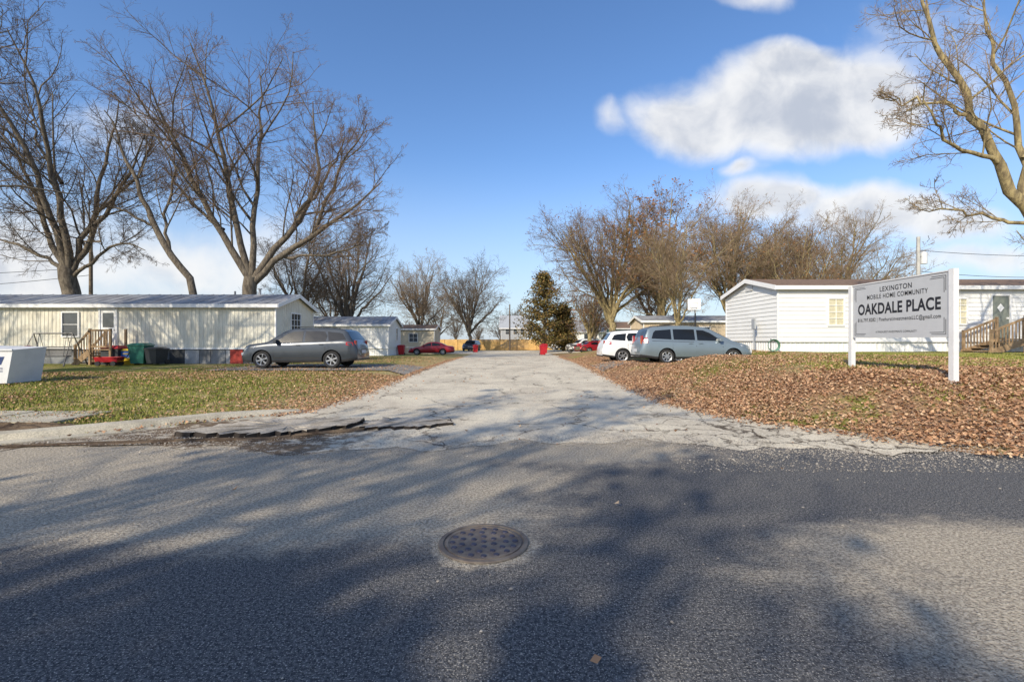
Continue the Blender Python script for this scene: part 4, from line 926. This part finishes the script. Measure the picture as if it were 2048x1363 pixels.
# ---------------------------------------------------------------- light and sky
az=math.radians(33); el=math.radians(32)
s=Vector((-math.sin(az)*math.cos(el),-math.cos(az)*math.cos(el),math.sin(el)))
ld=bpy.data.lights.new('sun','SUN'); ld.energy=5.0; ld.angle=math.radians(.5); ld.color=(1,.89,.71)
lo=bpy.data.objects.new('sun',ld); COL.objects.link(lo); lo.rotation_euler=(-s).to_track_quat('-Z','Y').to_euler(); lo.location=(0,0,50)
w=bpy.data.worlds.new('World'); S.world=w; w.use_nodes=True; nt=w.node_tree; bg=nt.nodes['Background']
sky=N(nt,'ShaderNodeTexSky',sky_type='NISHITA',sun_disc=False,sun_elevation=el,sun_rotation=math.pi+az,air_density=1.0,dust_density=.8,ozone_density=1.4)
tc=N(nt,'ShaderNodeTexCoord').outputs['Generated']; sp=N(nt,'ShaderNodeSeparateXYZ',{0:tc})
yy=mth(nt,'MAXIMUM',sp.outputs[1],.05); u=mth(nt,'DIVIDE',sp.outputs[0],yy); v=mth(nt,'DIVIDE',sp.outputs[2],yy)
uv=N(nt,'ShaderNodeCombineXYZ',{0:u,1:v,2:0.0}).outputs[0]
warp=N(nt,'ShaderNodeTexNoise',{'Vector':uv,'Scale':4.5,'Detail':3.0}).outputs[1]
uvw=N(nt,'ShaderNodeVectorMath',{0:uv,1:N(nt,'ShaderNodeVectorMath',{0:N(nt,'ShaderNodeVectorMath',{0:warp,1:(.5,.5,.5)},operation='SUBTRACT').outputs[0],1:(.16,.11,0)},operation='MULTIPLY').outputs[0]},operation='ADD').outputs[0]
blobs=[(.576,.505,.31,.125,1.4),(.60,.575,.20,.08,1.2),(.40,.475,.16,.10,1.2),(.74,.51,.19,.13,1.2),(.66,.45,.23,.08,1.2),
 (.56,.30,.17,.06,1),(.76,.27,.24,.075,1),(.94,.245,.16,.06,.8),(.506,.37,.05,.03,.7),(.216,.486,.045,.04,.38),(.5,.74,.1,.03,.4),(1.03,.17,.22,.04,.6),(.92,.60,.24,.14,.36),
 (-.72,.17,.4,.10,.6),(-1.04,.17,.35,.13,.85),(-.85,.45,.16,.09,.4)]
fld=None
for cu,cv,ru,rv,amp in blobs:
    d=N(nt,'ShaderNodeVectorMath',{0:uvw,1:(cu,cv,0)},operation='SUBTRACT').outputs[0]
    d=N(nt,'ShaderNodeVectorMath',{0:d,1:(1/ru,1/rv,0)},operation='MULTIPLY').outputs[0]
    ln=N(nt,'ShaderNodeVectorMath',{0:d},operation='LENGTH').outputs['Value']
    f=mth(nt,'MULTIPLY',mth(nt,'SUBTRACT',1.0,mth(nt,'POWER',ln,1.4)),amp)
    fld=f if fld is None else N(nt,'ShaderNodeMath',{0:fld,1:f,2:.3},operation='SMOOTH_MAX').outputs[0]
fb=noi(nt,uvw,6,8,.56); fb2=noi(nt,N(nt,'ShaderNodeVectorMath',{0:uvw,1:(-.03,.06,0)},operation='ADD').outputs[0],6,5,.56)
m0=mth(nt,'ADD',mth(nt,'MAXIMUM',fld,-1.0),mth(nt,'MULTIPLY',mth(nt,'SUBTRACT',fb,.5),1.1))
mask=rng(nt,m0,-.05,.75)
lit=rng(nt,mth(nt,'ADD',mth(nt,'MULTIPLY',mth(nt,'SUBTRACT',fb,fb2),1.5),mth(nt,'SUBTRACT',.85,mth(nt,'MULTIPLY',fld,.5))),.0,.8)
ccol=mixc(nt,lit,(3.7,4.0,4.6),(6.5,6.5,6.5))
hs=N(nt,'ShaderNodeHueSaturation',{'Saturation':1.14,'Value':1.06,'Color':sky.outputs[0]}).outputs[0]
hs=mixc(nt,1.0,hs,(1.04,1.13,1.30),'MULTIPLY')
hz=rng(nt,sp.outputs[2],.38,.0,0,.72)
hs=mixc(nt,hz,hs,(4.0,4.7,5.6))
front=rng(nt,sp.outputs[1],.02,.15)
bn=rng(nt,noi(nt,tc,2.2,4,.6),.50,.70,0,.7)
fm=mth(nt,'ADD',mth(nt,'MULTIPLY',mask,front),mth(nt,'MULTIPLY',bn,mth(nt,'SUBTRACT',1.0,front)))
up=rng(nt,sp.outputs[2],0.0,.05)
col=mixc(nt,mth(nt,'MULTIPLY',mth(nt,'MULTIPLY',fm,.95),up),hs,ccol)
nt.links.new(col,bg.inputs[0]); bg.inputs[1].default_value=.148

# ---------------------------------------------------------------- camera
cd=bpy.data.cameras.new('camera'); cd.lens=16.35; cd.sensor_width=36; cd.clip_end=3000; cd.clip_start=.05
co=bpy.data.objects.new('camera',cd); COL.objects.link(co); co.location=(0,0,1.5); co.rotation_euler=(math.radians(90),0,0); S.camera=co
